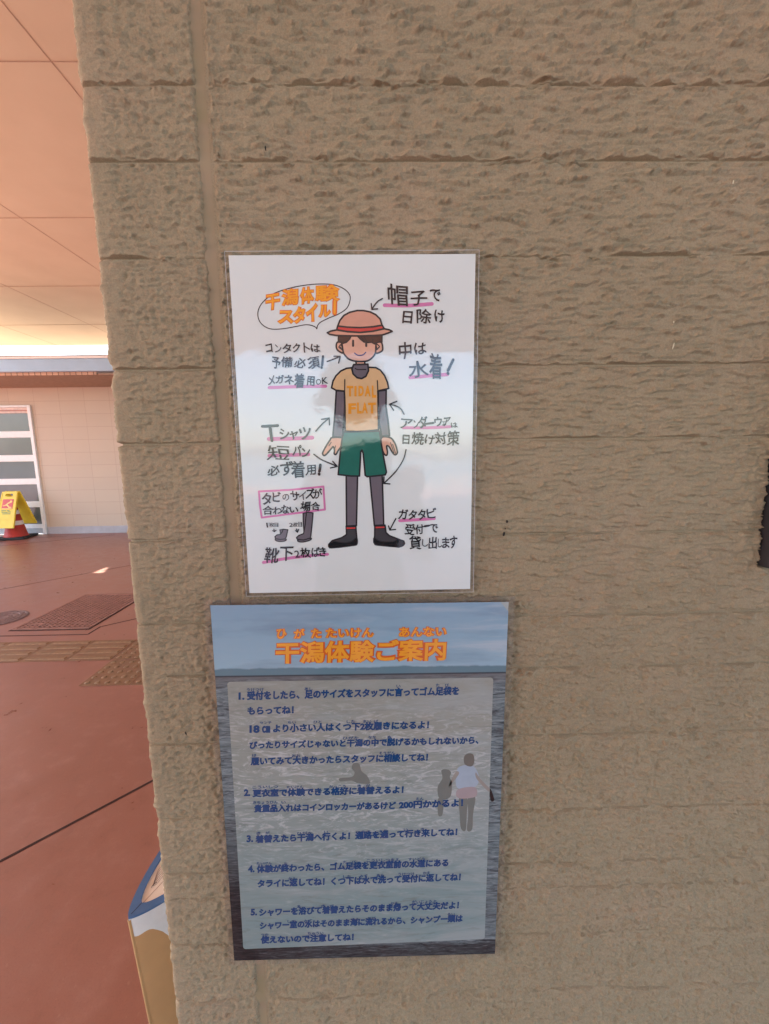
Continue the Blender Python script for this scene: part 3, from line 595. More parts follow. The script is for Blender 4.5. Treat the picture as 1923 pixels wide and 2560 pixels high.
# ------------------------------------------------------------------ lower poster
W2, H2 = .4115, .582
p2 = tag(empty('laminated_poster', (-.0291, WALL_Y, EYE - .4912), (0, R(.5), 0)), 'blue seaside-photo poster with five numbered instructions, below the drawn poster', 'poster')
def sea_print(name, panel):
    t = NT(name)
    x, y, z = t.xyz()
    # sky
    skyc = t.ramp(t.range(z, .187, .291), [(0, (.31, .465, .575)), (.45, (.26, .405, .525)), (1, (.225, .350, .475))])
    cl = t.noise(1, 5, .6, vec=t.mapping((7, 1, 55)), dist=.4)
    skyc = t.mix(t.math('MULTIPLY', t.range(cl, .50, .72), t.range(x, -.15, .20, .10, .75)), skyc, (.46, .52, .58, 1))
    skyc = t.mix(t.math('MULTIPLY', t.range(t.noise(1, 4, .6, vec=t.mapping((5, 1, 30), (3, 0, 1))), .5, .75), .5), skyc, (.115, .165, .25, 1))
    # far shore
    edge = t.math('ADD', t.range(t.noise(1, 4, .6, vec=t.mapping((26, 1, 1))), .3, .7, -.0016, .0016), .1975)
    col = t.mix(t.range(t.math('SUBTRACT', z, edge), -.0012, .0012, 1, 0), skyc, (.125, .215, .270, 1))
    # sea with long streaks of foam and dark mud between
    st = t.noise(1, 7, .70, vec=t.mapping((30, 1, 230)), dist=1.4)
    st2 = t.noise(1, 5, .6, vec=t.mapping((7, 1, 46), (5, 0, 2)), dist=1.2)
    sea = t.ramp(st, [(.34, (.022, .026, .032)), (.45, (.095, .118, .135)), (.56, (.190, .235, .258)), (.70, (.33, .385, .415))])
    sea = t.mix(t.range(st2, .45, .62, 0, .30), sea, (.185, .235, .248, 1))
    dark = t.math('MULTIPLY', t.range(z, -.02, -.17), t.range(t.math('ADD', x, t.range(st2, .3, .7, -.05, .05)), .16, -.17, .15, 1))
    low = t.range(t.math('ADD', z, t.range(st2, .3, .7, -.02, .02)), -.262, -.275)
    dk = t.ramp(st, [(.38, (.006, .006, .008)), (.55, (.022, .023, .028)), (.72, (.095, .10, .115))])
    sea = t.mix(t.math('MAXIMUM', dark, t.math('MULTIPLY', low, .8)), sea, dk)
    sea = t.mix(t.range(z, .165, .185, 0, .75), sea, (.135, .130, .140, 1))
    col = t.mix(t.range(z, .1855, .1875, 1, 0), col, sea)
    col = t.mix(t.math('MULTIPLY', t.range(t.math('ABSOLUTE', t.math('SUBTRACT', z, .1862)), .0006, .0016, 1, 0), .85), col, (.030, .035, .048, 1))
    if panel:
        w1 = t.noise(1, 7, .66, vec=t.mapping((20, 1, 125), (9, 0, 4)), dist=1.3)
        w2 = t.noise(1, 5, .62, vec=t.mapping((6, 1, 26), (2, 0, 7)), dist=1.0)
        w3 = t.noise(1, 7, .70, vec=t.mapping((26, 1, 95), (1, 0, 3)), dist=2.0)
        calm = t.mix(t.range(z, .10, -.16), (.300, .315, .285, 1), (.200, .280, .292, 1))
        calm = t.mix(t.range(w2, .35, .65, 0, .5), calm, (.245, .285, .270, 1))
        dark = t.range(w1, .46, .36, 0, 1); lite = t.range(w1, .56, .70, 0, 1)
        surf = t.math('MULTIPLY', t.range(z, -.17, -.02), t.range(z, .165, .09))      # the broken water is in the middle distance
        water = t.mix(t.math('MULTIPLY', dark, t.range(z, .17, -.1, .30, .50)), calm, (.150, .180, .170, 1))
        water = t.mix(t.math('MULTIPLY', lite, .40), water, (.41, .44, .44, 1))
        water = t.mix(t.math('MULTIPLY', t.range(w3, .50, .62), t.math('MULTIPLY', surf, .85)), water, (.49, .51, .53, 1))
        water = t.mix(t.math('MULTIPLY', t.range(t.math('ADD', w2, t.math('MULTIPLY', x, .6)), .50, .68), .45), water, (.36, .40, .42, 1))
        col = water
    t.set(Base_Color=col)
    film_coat(t, .10, .55)
    return t.mat
sheet('photo_print', W2, H2, sea_print('sea_photo', False), p2)
film_border('pouch_film_lower', W2, H2, .0085, p2, False)
def rounded(c, r, n=6):
    out = []
    for i in range(4):
        p = np.array(c[i], float); a = np.array(c[i - 1], float) - p; b = np.array(c[(i + 1) % 4], float) - p
        a /= np.linalg.norm(a); b /= np.linalg.norm(b)
        for k in range(n + 1):
            th = math.pi / 2 * k / n
            out.append(p + a * r * (1 - math.sin(th)) + b * r * (1 - math.cos(th)))
    return out
mb = MB(); shape(mb, rounded(BOX, 42), 0, .00012)
mb.build('text_panel', sea_print('sea_photo_veiled', True), p2)
FC = dict(darkskin=(.165, .182, .172), hair=(.150, .146, .134), palecloth=(.34, .42, .52), skin=(.30, .28, .26), pinkcloth=(.36, .30, .32), black=(.012, .012, .016))
for i, (nm, col, pts) in enumerate(FIGURES):
    mb = MB(); shape(mb, pts, 1, .00020 + .00002 * (i % 4)); mb.build('photo_figure', printed('photo_' + col, FC[col]), p2)
groups = {}
for kind, s, *q in LINES: groups.setdefault(kind, []).append((s, q))
BLUE = printed('print_blue', (.009, .058, .185)); RED_OR = printed('print_vermilion', (.62, .115, .020)); AMB = printed('print_orange', (.82, .35, .028))
for kind, nm, mat, bold, lay in (('body', 'instruction_text', BLUE, .052, .0005), ('ruby', 'reading_aid_text', BLUE, .024, .0005)):
    for s, q in groups[kind]:
        mb = MB(); set_glyph(mb, s, q[0:2], q[2:4], q[4:6], lay, bold); mb.build(nm, mat, p2)
mb = MB(); mb2 = MB()
for kind, e, b1, b2 in (('title', -9, .085, .026), ('sub', -7, .085, .018)):
    for s, q in groups[kind]:
        q = (s,) + tuple(q)
        a, b, c = grow(q, 0); set_glyph(mb, s, a, b, c, .0004, b1)
        a, b, c = grow(q, e); set_glyph(mb2, s, a, b, c, .0005, b2)
mb.build('title', RED_OR, p2); mb2.build('title_core', AMB, p2)
mb = MB(); mb.add([(.1945, -.0003, .2908), (.2056, -.0003, .2908), (.2056, -.0003, .2775)], [(0, 2, 1)])
mb.build('folded_corner', printed('paper_corner', (.36, .40, .40)), p2)

# ------------------------------------------------------------------ dark box on the wall
bxm = plain('box_paint', (.032, .029, .032), .5, .15, 30, bump=.1, bscale=300)
wb = tag(empty('wall_box', (BOX_X + .07, FRONT0, BOX_Z[0])), 'dark grey metal box set into the stone wall at the right edge of the photo', 'box')
MB().box(-.0685, .09, -.020, .006, 0, BOX_Z[1] - BOX_Z[0]).build('body', bxm, wb, .0025)
MB().box(-.0670, .0885, -.0245, -.0205, .0015, BOX_Z[1] - BOX_Z[0] - .0015).build('cover', bxm, wb, .0015)

# ------------------------------------------------------------------ pavement, ceiling, sea
t = NT('red_pavement')
a = t.noise(.9, 5, .6); b = t.noise(9, 6, .65); c = t.noise(160, 3)
base = t.ramp(a, [(.3, (.265, .112, .080)), (.55, (.300, .130, .094)), (.75, (.330, .150, .110))])
base = t.mix(t.range(b, .52, .72, 0, .50), base, (.40, .205, .155, 1))
base = t.mix(t.range(b, .46, .30, 0, .45), base, (.195, .078, .055, 1))
base = t.mix(t.range(t.noise(1, 5, .7, vec=t.mapping((4, 22, 1)), dist=1.5), .66, .76, 0, .4), base, (.36, .24, .19, 1))
base = t.mix(t.range(t.noise(240, 3, .7), .52, .70, 0, .40), base, (.20, .082, .058, 1))
base = t.mix(t.range(t.noise(70, 4, .7), .62, .72, 0, .35), base, (.42, .24, .19, 1))
t.set(Base_Color=base, Roughness=t.range(b, .3, .7, .26, .42), Specular_IOR_Level=.95)
t.bump(c, .12, .002)
pav = mesh('pavement', [(-400, -15.5, 0), (400, -15.5, 0), (400, 400, 0), (-400, 400, 0)], [(0, 1, 2, 3)], t.mat)
tag(pav, kind='structure')
tm = NT('sea_water'); tm.set(Base_Color=(.05, .075, .085, 1), Roughness=.25); tm.bump(tm.noise(.6, 5), .5, .2)
tag(mesh('sea', [(-400, -400, -.35), (400, -400, -.35), (400, -15.5, -.35), (-400, -15.5, -.35)], [(0, 1, 2, 3)], tm.mat), kind='structure')
kq = MB().box(-60, 60, -15.9, -15.501, -.6, .12).build('quay_edge', plain('concrete', (.36, .34, .31), .9), None, .02)
tag(kq, kind='structure')
joint_mat = plain('joint_line', (.045, .020, .016), .9)
def ground_line(p, q, w, par, nm='joint'):
    p, q = np.array(p, float), np.array(q, float); d = (q - p) / np.linalg.norm(q - p); n = np.array((-d[1], d[0])) * w / 2
    z0, z1 = .0004, .0016
    pts = [p - n, q - n, q + n, p + n]
    v = [(x, y, z0) for x, y in pts] + [(x, y, z1) for x, y in pts]
    return mesh(nm, v, [(4, 5, 6, 7), (0, 1, 5, 4), (1, 2, 6, 5), (2, 3, 7, 6), (3, 0, 4, 7)], joint_mat, par)
for p, q, w in (((-6.1, -3.7), (1.3, 3.70), .010), ((-8.0, -.55), (1.0, 9.33), .007), ((-9.5, 3.9), (-4.6, 6.95), .006), ((-9.0, 5.9), (-5.4, 6.9), .005)):
    ground_line(p, q, w, pav)
ground_line((-9, 2.905), (-2.185, 2.875), .010, pav)
ground_line((-2.185, 2.875), (-2.185, 3.017), .014, pav)
ground_line((-2.178, 3.017), (-1.0, 3.93), .009, pav)
# pale scuffs
scm = plain('scuff', (.33, .20, .16), .8)
rng = random.Random(12)
for cxy, n, L in (((-1.03, .93), 9, .06), ((-1.55, 1.75), 7, .05), ((-2.5, 4.25), 6, .12), ((-1.15, 1.22), 5, .03), ((-3.9, 5.6), 5, .2)):
    mb = MB()
    for k in range(n):
        px, py = cxy[0] + rng.uniform(-.09, .09), cxy[1] + rng.uniform(-.04, .04)
        an = R(70 + rng.uniform(-12, 12)); q = []
        for s in np.linspace(0, 1, 5): q.append((px + math.cos(an + s * .3) * L * s, py + math.sin(an + s * .3) * L * s))
        w = rng.uniform(.0006, .0014)
        for i in range(4):
            (xa, ya), (xb, yb) = q[i], q[i + 1]
            zq = .0010 + k * .00008
            mb.add([(xa - w, ya, zq), (xb - w, yb, zq), (xb + w, yb, zq), (xa + w, ya, zq)], [(0, 3, 2, 1)])
    mb.build('scuff', scm, pav)

# canopy ceiling: square boards, plus an unseen hole added so the sun throws a fleck on the floor
HC = TOPZ
t = NT('ceiling_board')
t.set(Base_Color=t.ramp(t.noise(2.2, 4), [(.3, (.655, .555, .395)), (.7, (.695, .595, .43))]), Roughness=.7, Specular_IOR_Level=.3)
t.bump(t.noise(240, 2), .05, .001)
fleck = [(-3.315, 4.556), (-3.200, 4.549), (-3.309, 4.811)]
sh = HC / sun_dir.z
hole = [(x + sun_dir.x * sh, y + sun_dir.y * sh) for x, y in fleck]
XC0, XC1, YC0, YC1 = -9.1, 7.5, -10.6, 10.22
bm = bmesh.new()
outer = [bm.verts.new((x, y, HC)) for x, y in ((XC0, YC0), (XC1, YC0), (XC1, YC1), (XC0, YC1))]
inner = [bm.verts.new((x, y, HC)) for x, y in hole]
ed = [bm.edges.new((outer[i], outer[(i + 1) % 4])) for i in range(4)] + [bm.edges.new((inner[i], inner[(i + 1) % 3])) for i in range(3)]
bmesh.ops.triangle_fill(bm, use_beauty=True, use_dissolve=False, edges=ed)
for f in list(bm.faces):
    c = f.calc_center_median()
    if {v for v in f.verts} == set(inner): bm.faces.remove(f)
me = bpy.data.meshes.new('ceiling'); bm.to_mesh(me); bm.free()
ceil = link('ceiling', me, t.mat); tag(ceil, kind='structure')
seam_mat = plain('seam_cover', (.50, .36, .26), .8)  # brown strips covering the board joints
PX, PY = 1.80, 1.826
mb = MB()
x = -2.227
while x > XC0: x -= PX
x += PX
while x < XC1: mb.box(x - .003, x + .003, YC0, YC1, HC - .0030, HC - .0005); x += PX
y = 3.226
while y > YC0: y -= PY
y += PY
while y < YC1: mb.box(XC0, XC1, y - .003, y + .003, HC - .0045, HC - .0015); y += PY
tag(mb.build('ceiling_seams', seam_mat, ceil), kind='structure')

# ------------------------------------------------------------------ building across the passage
FY = 7.15
ob = tag(empty('building', (-5.5, FY, 0)), 'low peach-panelled building with a grey gutter across the red passage', 'building')
def bz(z): return z * FY / 7.1 + EYE
t = NT('peach_panel')
br = t.n('TexBrick'); br.offset = 0; br.squash = 1
sp = t.n('SeparateXYZ'); t.l(t.coord(), sp.inputs[0]); cb = t.n('CombineXYZ')
t.l(t.math('ADD', sp.outputs[0], 21.24), cb.inputs[0]); t.l(t.math('ADD', sp.outputs[2], .0947), cb.inputs[1])
t.l(cb.outputs[0], br.inputs['Vector'])
br.inputs['Scale'].default_value = 1; br.inputs['Brick Width'].default_value = .426; br.inputs['Row Height'].default_value = .2187
br.inputs['Mortar Size'].default_value = .0030; br.inputs['Mortar Smooth'].default_value = .2; br.inputs['Bias'].default_value = -.2
br.inputs['Color1'].default_value = (.57, .485, .375, 1); br.inputs['Color2'].default_value = (.59, .505, .39, 1); br.inputs['Mortar'].default_value = (.44, .33, .25, 1)
t.set(Base_Color=t.mix(t.range(t.noise(3, 4), .35, .65, 0, .35), br.outputs[0], (.555, .465, .375, 1)), Roughness=.7)
PEACH = t.mat
ZS = bz(1.243)
def rel(mb): return mb
# children are placed in the building's own frame: x from -5.5, y from the wall face
X = lambda x: x + 5.5
DX1 = -5.878 * FY / 7.1          # right edge of the shutter door frame
wl = MB(); wl.box(X(DX1), X(6), 0, .2, .13, ZS); wl.box(X(-13), X(DX1), 0, .2, bz(.953), ZS)
wl.build('wall', PEACH, ob)
MB().box(X(DX1) + .012, X(6), -.012, .2, 0, .1295).build('plinth', plain('plinth_concrete', (.44, .45, .48), .9, .10, 7), ob, .004)
MB().box(X(-13), X(6), -.97, .2, ZS + .001, ZS + .025).build('eave_soffit', plain('soffit', (.36, .235, .165), .8), ob)
GEX = -3.3
t = NT('eave_tiles')
b2 = t.n('TexBrick'); b2.offset = .0; c2 = t.n('CombineXYZ'); s2 = t.n('SeparateXYZ'); t.l(t.coord(), s2.inputs[0]); t.l(s2.outputs[0], c2.inputs[0]); t.l(s2.outputs[2], c2.inputs[1]); t.l(c2.outputs[0], b2.inputs['Vector'])
b2.inputs['Scale'].default_value = 1; b2.inputs['Brick Width'].default_value = .085; b2.inputs['Row Height'].default_value = .5; b2.inputs['Mortar Size'].default_value = .006
b2.inputs['Color1'].default_value = (.66, .43, .30, 1); b2.inputs['Color2'].default_value = (.52, .32, .22, 1); b2.inputs['Mortar'].default_value = (.16, .09, .06, 1)
t.set(Base_Color=b2.outputs[0], Roughness=.8)
MB().box(X(-13), X(-4.10), -.990, -.971, ZS + .001, EYE + 1.303).build('eave_tiles', t.mat, ob, .003)
GUT = plain('gutter_metal', (.33, .50, .66), .35, .06, 4, spec=.6)
g = MB(); g.box(X(-13), X(GEX), -1.055, -.992, EYE + 1.292, EYE + 1.470)
g.build('gutter', GUT, ob, .012)
ROOF_BRN = plain('roof_brown', (.20, .14, .095), .7, .1)  # unseen roof, tinted brown so its bounce warms the ceiling edge
MB().box(X(-13), X(GEX + .05), -1.06, -1.0, EYE + 1.4715, EYE + 1.505).build('roof_flashing', plain('flashing_white', (.84, .83, .79), .5, .03), ob, .004)
MB().box(X(-13), X(GEX + .05), -.9995, 6.0, EYE + 1.460, EYE + 1.500).build('roof', ROOF_BRN, ob)
MB().box(X(-13), X(GEX + .05), -1.064, -1.052, EYE + 1.5055, EYE + 1.515).build('roof_lip', plain('lip_brown', (.20, .15, .11), .7), ob)
MB().box(X(GEX), X(6), -.97, .2, ZS + .0255, ZS + .06).build('eave_board', plain('eave_grey', (.42, .41, .42), .7), ob)
# glazed overhead door
door = empty('shutter_door', (0, 0, 0)); door.parent = ob
ALU = plain('white_aluminium', (.82, .84, .82), .35, .04)
RZ = [bz(z) for z in (.953, .824, .524, .414, .119, .007, -.289, -.393, -.691, -.797, -1.097, -1.204, -1.268)]
f = MB(); f.box(X(DX1) - .055, X(DX1), -.035, .10, 0, RZ[0]); f.box(X(-13), X(DX1) - .0555, -.035, .10, RZ[0] - .035, RZ[0])
f.build('frame', ALU, door, .004)
MB().box(X(-13), X(DX1) - .056, -.005, .08, RZ[1], RZ[0] - .036).build('head_rail', plain('head_pinkish', (.74, .60, .53), .5), door, .003)
MB().box(X(-13), X(DX1) - .056, -.022, -.006, RZ[1] + .034, RZ[1] + .050).build('head_trim', plain('trim_red', (.50, .24, .19), .5), door, .002)
for a, b in ((RZ[3], RZ[2]), (RZ[5], RZ[4]), (RZ[7], RZ[6]), (RZ[9], RZ[8]), (.105, RZ[10])):
    MB().box(X(-13), X(DX1) - .056, 0, .05, a, b).build('rail', ALU, door, .006)
MB().box(X(-13), X(DX1) - .056, .004, .05, .012, .1045).build('bottom_rail', plain('rail_grey', (.40, .44, .45), .5), door, .004)
t = NT('door_glass'); t.set(Base_Color=t.ramp(t.noise(.8, 3), [(.35, (.115, .130, .130)), (.7, (.185, .200, .200))]), Roughness=.12, Specular_IOR_Level=.6)
for a, b in ((RZ[2], RZ[1]), (RZ[4], RZ[3]), (RZ[6], RZ[5]), (RZ[8], RZ[7]), (RZ[10], RZ[9])):
    MB().box(X(-13), X(DX1) - .056, .018, .030, a + .0003, b - .0003).build('pane', t.mat, door)

# ------------------------------------------------------------------ traffic cone with a caution stand over it
CX, CY = -6.165, 6.80
cone = tag(empty('traffic_cone', (CX, CY, 0), (0, 0, R(14))), 'red traffic cone with white bands on a black base, under the yellow caution stand', 'traffic cone')
MB().box(-.215, .215, -.215, .215, .001, .040).build('base', plain('black_rubber', (.018, .018, .019), .75, .3), cone, .012)
def cr(z): return .158 - (.158 - .028) * (z - .04) / .66
REDC = plain('cone_red', (.42, .040, .030), .5, .15, 10); WHC = plain('cone_band', (.70, .66, .60), .5, .08)
MB().lathe(0, 0, [(.17, .0402), (.165, .055), (cr(.06), .060), (cr(.70), .70), (.018, .705)], 40).build('body', REDC, cone, smooth=True)
for z0, z1 in ((.235, .305), (.415, .485), (.585, .640)):
    MB().lathe(0, 0, [(cr(z0) + .0022, z0), (cr(z1) + .0022, z1)], 40, cap=False).build('band', WHC, cone, smooth=True)
YEL = plain('caution_yellow', (.80, .62, .045), .45, .06, 8)
cs = tag(empty('caution_stand', (CX + .015, CY - .005, .795)), 'yellow folding caution stand straddling the red traffic cone by the glazed door', 'caution sign')
def leaf(name, sgn):
    """one leaf of the stand, hinged along x at the top, swung out to +-y"""
    hgt, wt, wb2 = .62, .255, .315
    bm = bmesh.new()
    def ring(pts): return [bm.verts.new((x, 0, z)) for x, z in pts]
    def rr(x0, x1, z0, z1, r, n=4):
        o = []
        for cx_, cz_, a0 in ((x1 - r, z1 - r, 0), (x0 + r, z1 - r, 90), (x0 + r, z0 + r, 180), (x1 - r, z0 + r, 270)):
            for k in range(n + 1): o.append((cx_ + r * math.cos(R(a0 + 90 * k / n)), cz_ + r * math.sin(R(a0 + 90 * k / n))))
        return o
    out = [((x * (wt + (wb2 - wt) * (-z / hgt))), z) for x, z in rr(-.5, .5, -hgt, 0, .03)]
    out = [(max(-.5 * wb2, min(.5 * wb2, x)), z) for x, z in out]
    o_ = ring(out); i_ = ring(rr(-.062, .062, -.085, -.035, .02))
    ed = [bm.edges.new((q[k], q[(k + 1) % len(q)])) for q in (o_, i_) for k in range(len(q))]
    bmesh.ops.triangle_fill(bm, use_beauty=True, edges=ed)
    for fc in list(bm.faces):
        if all(v in i_ for v in fc.verts): bm.faces.remove(fc)
    rt = bmesh.ops.extrude_face_region(bm, geom=bm.faces[:])
    for v in rt['geom']:
        if isinstance(v, bmesh.types.BMVert): v.co.y += .018
    bmesh.ops.recalc_face_normals(bm, faces=bm.faces[:])
    me = bpy.data.meshes.new(name); bm.to_mesh(me); bm.free()
    o = link(name, me, YEL, cs)
    o.rotation_euler = (R(-19 * sgn), 0, 0) if sgn > 0 else (R(21), 0, 0)
    if sgn > 0: o.location = (0, -.018, 0)
    return o
fl = leaf('front_leaf', 1); bl_ = leaf('back_leaf', -1)
bl_.location = (.01, .004, 0)
rim = MB()
for x in (-.5, .5):
    for k in range(1): rim.add([(x * .235 - .006, -.004, -.02), (x * .235 + .006, -.004, -.02), (x * .295 + .006, -.004, -.60), (x * .295 - .006, -.004, -.60), (x * .235 - .006, .001, -.02), (x * .235 + .006, .001, -.02), (x * .295 + .006, .001, -.60), (x * .295 - .006, .001, -.60)],
        [(0, 3, 2, 1), (0, 1, 5, 4), (1, 2, 6, 5), (2, 3, 7, 6), (3, 0, 4, 7)])
rim.box(-.135, .135, -.004, .001, -.470, -.462)
rim.build('raised_rim', YEL, fl)
MB().box(-.088, .088, -.0030, .0005, -.300, -.130).build('pictogram_panel', plain('sign_red', (.62, .10, .085), .5), fl)
mb = MB()
def flat(mb, pts, y): mb.add([(x, y, z) for x, z in pts], [tuple(range(len(pts)))])
flat(mb, [(.045, -.150), (.070, -.165), (.062, -.190), (.020, -.205), (-.010, -.235), (-.060, -.250), (-.075, -.240), (-.030, -.222), (-.005, -.195), (.025, -.180)], -.0038)
flat(mb, [(-.020, -.232), (.005, -.222), (.040, -.262), (.072, -.262), (.072, -.276), (.030, -.278)], -.0040)
flat(mb, [(-.082, -.285), (.082, -.282), (.082, -.295), (-.082, -.297)], -.0042)
mb.build('slipping_figure', plain('sign_pale_yellow', (.80, .62, .18), .5), fl)
mb = MB()
for x0_, x1_, z_ in ((-.085, -.01, -.325), (.005, .045, -.325), (-.075, -.045, -.350), (-.035, .02, -.352), (.03, .07, -.348), (-.06, .07, -.378)):
    mb.box(x0_, x1_, -.0034, .0005, z_ - .006, z_ + .006)
mb.build('faded_print', plain('sign_green', (.10, .22, .12), .6), fl)
MB().box(-.02, .02, .019, .023, -.545, -.515).build('latch', plain('latch_dark', (.18, .15, .03), .6), bl_)

# ------------------------------------------------------------------ drain grate, manhole, tactile tiles
RUST = plain('grate_red', (.300, .150, .115), .6, .2, 25, bump=.15)
PIT_SHADE = plain('grate_pit_shade', (.035, .018, .014), .9)
gr = tag(empty('drain_grate', (-2.545, 3.375, 0)), 'large square red-brown drain grate set in the red pavement', 'drain grate')
fw, fd = .595, .80
MB().box(-fw / 2, fw / 2, -fd / 2, fd / 2, .0006, .0020).build('pit', PIT_SHADE, gr)  # flat dark plate, coloured like the shade of a pit below the bars
f = MB()
for a, b, c, d in ((-fw / 2, fw / 2, -fd / 2, -fd / 2 + .022), (-fw / 2, fw / 2, fd / 2 - .022, fd / 2), (-fw / 2, -fw / 2 + .022, -fd / 2 + .022, fd / 2 - .022), (fw / 2 - .022, fw / 2, -fd / 2 + .022, fd / 2 - .022)):
    f.box(a, b, c, d, .0021, .0085)
f.build('frame', RUST, gr, .0015)
b = MB()
xs = np.linspace(-fw / 2 + .045, fw / 2 - .045, 14)
for x in xs: b.box(x - .0085, x + .0085, -fd / 2 + .030, fd / 2 - .030, .0022, .0075)
b.build('bars', RUST, gr)
b = MB()
ys = np.linspace(-fd / 2 + .035, fd / 2 - .035, 27)
for y in ys: b.box(-fw / 2 + .030, fw / 2 - .030, y - .005, y + .005, .0023, .0066)
b.build('cross_bars', RUST, gr)
ln = MB()
for a, bb, c, d in ((-fw / 2 - .012, fw / 2 + .012, -fd / 2 - .012, -fd / 2 - .004), (-fw / 2 - .012, fw / 2 + .012, fd / 2 + .004, fd / 2 + .012), (-fw / 2 - .012, -fw / 2 - .004, -fd / 2 - .004, fd / 2 + .004), (fw / 2 + .004, fw / 2 + .012, -fd / 2 - .004, fd / 2 + .004)):
    ln.box(a, bb, c, d, .0005, .0016)
ln.build('surround_joint', joint_mat, gr)
h = MB()
for x, y in ((-.16, -.30), (.16, -.30), (-.16, .30), (.16, .30)): h.box(x - .045, x + .045, y - .012, y + .012, .0076, .0092)
h.build('lifting_bar', RUST, gr, .003)

mh = tag(empty('manhole_cover', (-3.135, 3.215, 0)), 'small round ringed manhole cover in the pavement left of the drain grate', 'manhole cover')
MHM = plain('manhole_iron', (.185, .115, .105), .6, .25, 30)
MB().lathe(0, 0, [(.178, .0006), (.178, .004), (.150, .004)], 48).build('cover', MHM, mh)
for r0 in (.165, .125, .085, .045):
    MB().lathe(0, 0, [(r0 - .008, .0041), (r0 - .006, .0075), (r0 + .006, .0075), (r0 + .008, .0041)], 48, cap=False).build('ring', MHM, mh)
sp_ = MB()
for k in range(12):
    a = R(30 * k)
    for r0 in (.065, .105, .145):
        x, y = r0 * math.cos(a), r0 * math.sin(a); sp_.box(x - .006, x + .006, y - .006, y + .006, .0042, .0072)
sp_.build('studs', MHM, mh)

t = NT('tile_tan')
n1 = t.noise(7, 5, .65); n2 = t.noise(1, 4, .6, vec=t.mapping((3, 30, 1)))
tb = t.ramp(n1, [(.30, (.215, .105, .062)), (.50, (.225, .128, .066)), (.72, (.245, .152, .075))])
t.set(Base_Color=t.mix(t.range(n2, .45, .7, 0, .4), tb, (.255, .165, .080, 1)), Roughness=.6)
TAN = t.mat
TAN2 = plain('tile_rib', (.255, .155, .080), .55, .25, 40)
TS = .293
def guide_tile(x, y, label):
    o = tag(empty('guide_tile', (x, y, 0)), label, 'paving tile', 'tactile paving tiles')
    MB().box(-TS / 2, TS / 2, -TS / 2, TS / 2, .0005, .0030).build('slab', TAN, o, .001)
    for k in range(4):
        yy = (-.1125 + .075 * k)
        rb = MB(); a, c = TS / 2 - .012, .0175
        rb.add([(-a, yy - c, .0031), (a, yy - c, .0031), (a, yy + c, .0031), (-a, yy + c, .0031), (-a + .008, yy - c + .006, .0078), (a - .008, yy - c + .006, .0078), (a - .008, yy + c - .006, .0078), (-a + .008, yy + c - .006, .0078)],
               [(4, 5, 6, 7), (0, 1, 5, 4), (1, 2, 6, 5), (2, 3, 7, 6), (3, 0, 4, 7)])
        rb.build('rib', TAN2, o)
    return o
def dot_tile(x, y, label):
    o = tag(empty('warning_tile', (x, y, 0)), label, 'paving tile', 'tactile paving tiles')
    MB().box(-TS / 2, TS / 2, -TS / 2, TS / 2, .0005, .0030).build('slab', TAN, o, .001)
    for i in range(5):
        for j in range(5):
            MB().lathe((i - 2) * .058, (j - 2) * .058, [(.0150, .0029), (.0120, .0068), (.0080, .0080)], 16).build('stud', TAN2, o, smooth=True)
    return o
x_r = -1.757 - TS / 2
guide_tile(x_r, 2.622, 'ribbed tan guide tile touching the studded tile beside the wall corner')
guide_tile(x_r - .297, 2.622, 'ribbed tan guide tile, second from the studded tiles')
guide_tile(x_r - .594, 2.622, 'ribbed tan guide tile, third from the studded tiles, below the manhole cover')
guide_tile(x_r - .891, 2.622, 'ribbed tan guide tile cut by the left edge of the photo')
dot_tile(-1.603, 2.622, 'studded tan warning tile at the end of the row of ribbed guide tiles')
dot_tile(-1.596, 2.322, 'studded tan warning tile jutting out nearest the viewer')
dot_tile(-1.299, 2.322, 'studded tan warning tile half hidden by the wall corner')
guide_tile(-1.306, 2.622, 'tan guide tile behind the wall corner') if False else None

# ------------------------------------------------------------------ painted boat beside the wall corner
BZ = .40                                     # deck height
bo = tag(empty('painted_boat', (-.499, .672, 0), (0, 0, R(65))), 'small painted boat with blue rim, cream deck and orange hull by the wall corner', 'boat')
BLN = .95
def half(s): return .113 * (1 - (1 - min(s / .42, 1)) ** 2.0) ** .72 * (1 if s < .60 else 1 - .35 * ((s - .60) / .35) ** 2)
ss = np.concatenate([[0], np.geomspace(.003, .42, 26), np.linspace(.46, BLN, 10)])
def section(s, lv):
    """half breadth and x shift at height fraction lv (1 deck, 0 foot)"""
    return half(s) * (.82 + .18 * lv ** .8), .025 * (1 - lv) * max(0, 1 - s / .5)
def paint_z(s, side): return BZ - (.040 + .150 * sstep(.022, .085, np.array(s)).item() + .005 * math.sin(s * 95) + .003 * math.sin(s * 210 + 1))
hull_w = MB(); hull_o = MB()
for side in (-1, 1):
    for mbx, top, bot, nl in ((hull_w, lambda s: BZ, lambda s: paint_z(s, side), 5), (hull_o, lambda s: paint_z(s, side), lambda s: .0, 12)):
        vs = []; fs = []
        for s in ss:
            for k in range(nl):
                z = top(s) + (bot(s) - top(s)) * k / (nl - 1); b_, dx = section(s, z / BZ)
                vs.append((s + dx, side * b_, z))
        for i in range(len(ss) - 1):
            for k in range(nl - 1):
                a = i * nl + k; q = (a, a + nl, a + nl + 1, a + 1)
                fs.append(q if side > 0 else q[::-1])
        mbx.add(vs, fs)
hull_w.v = hull_w.v
e = ss[-1]
hull_o.add([(e, -section(e, 1)[0], BZ), (e, section(e, 1)[0], BZ), (e, section(e, 0)[0], 0), (e, -section(e, 0)[0], 0)], [(0, 1, 2, 3)])
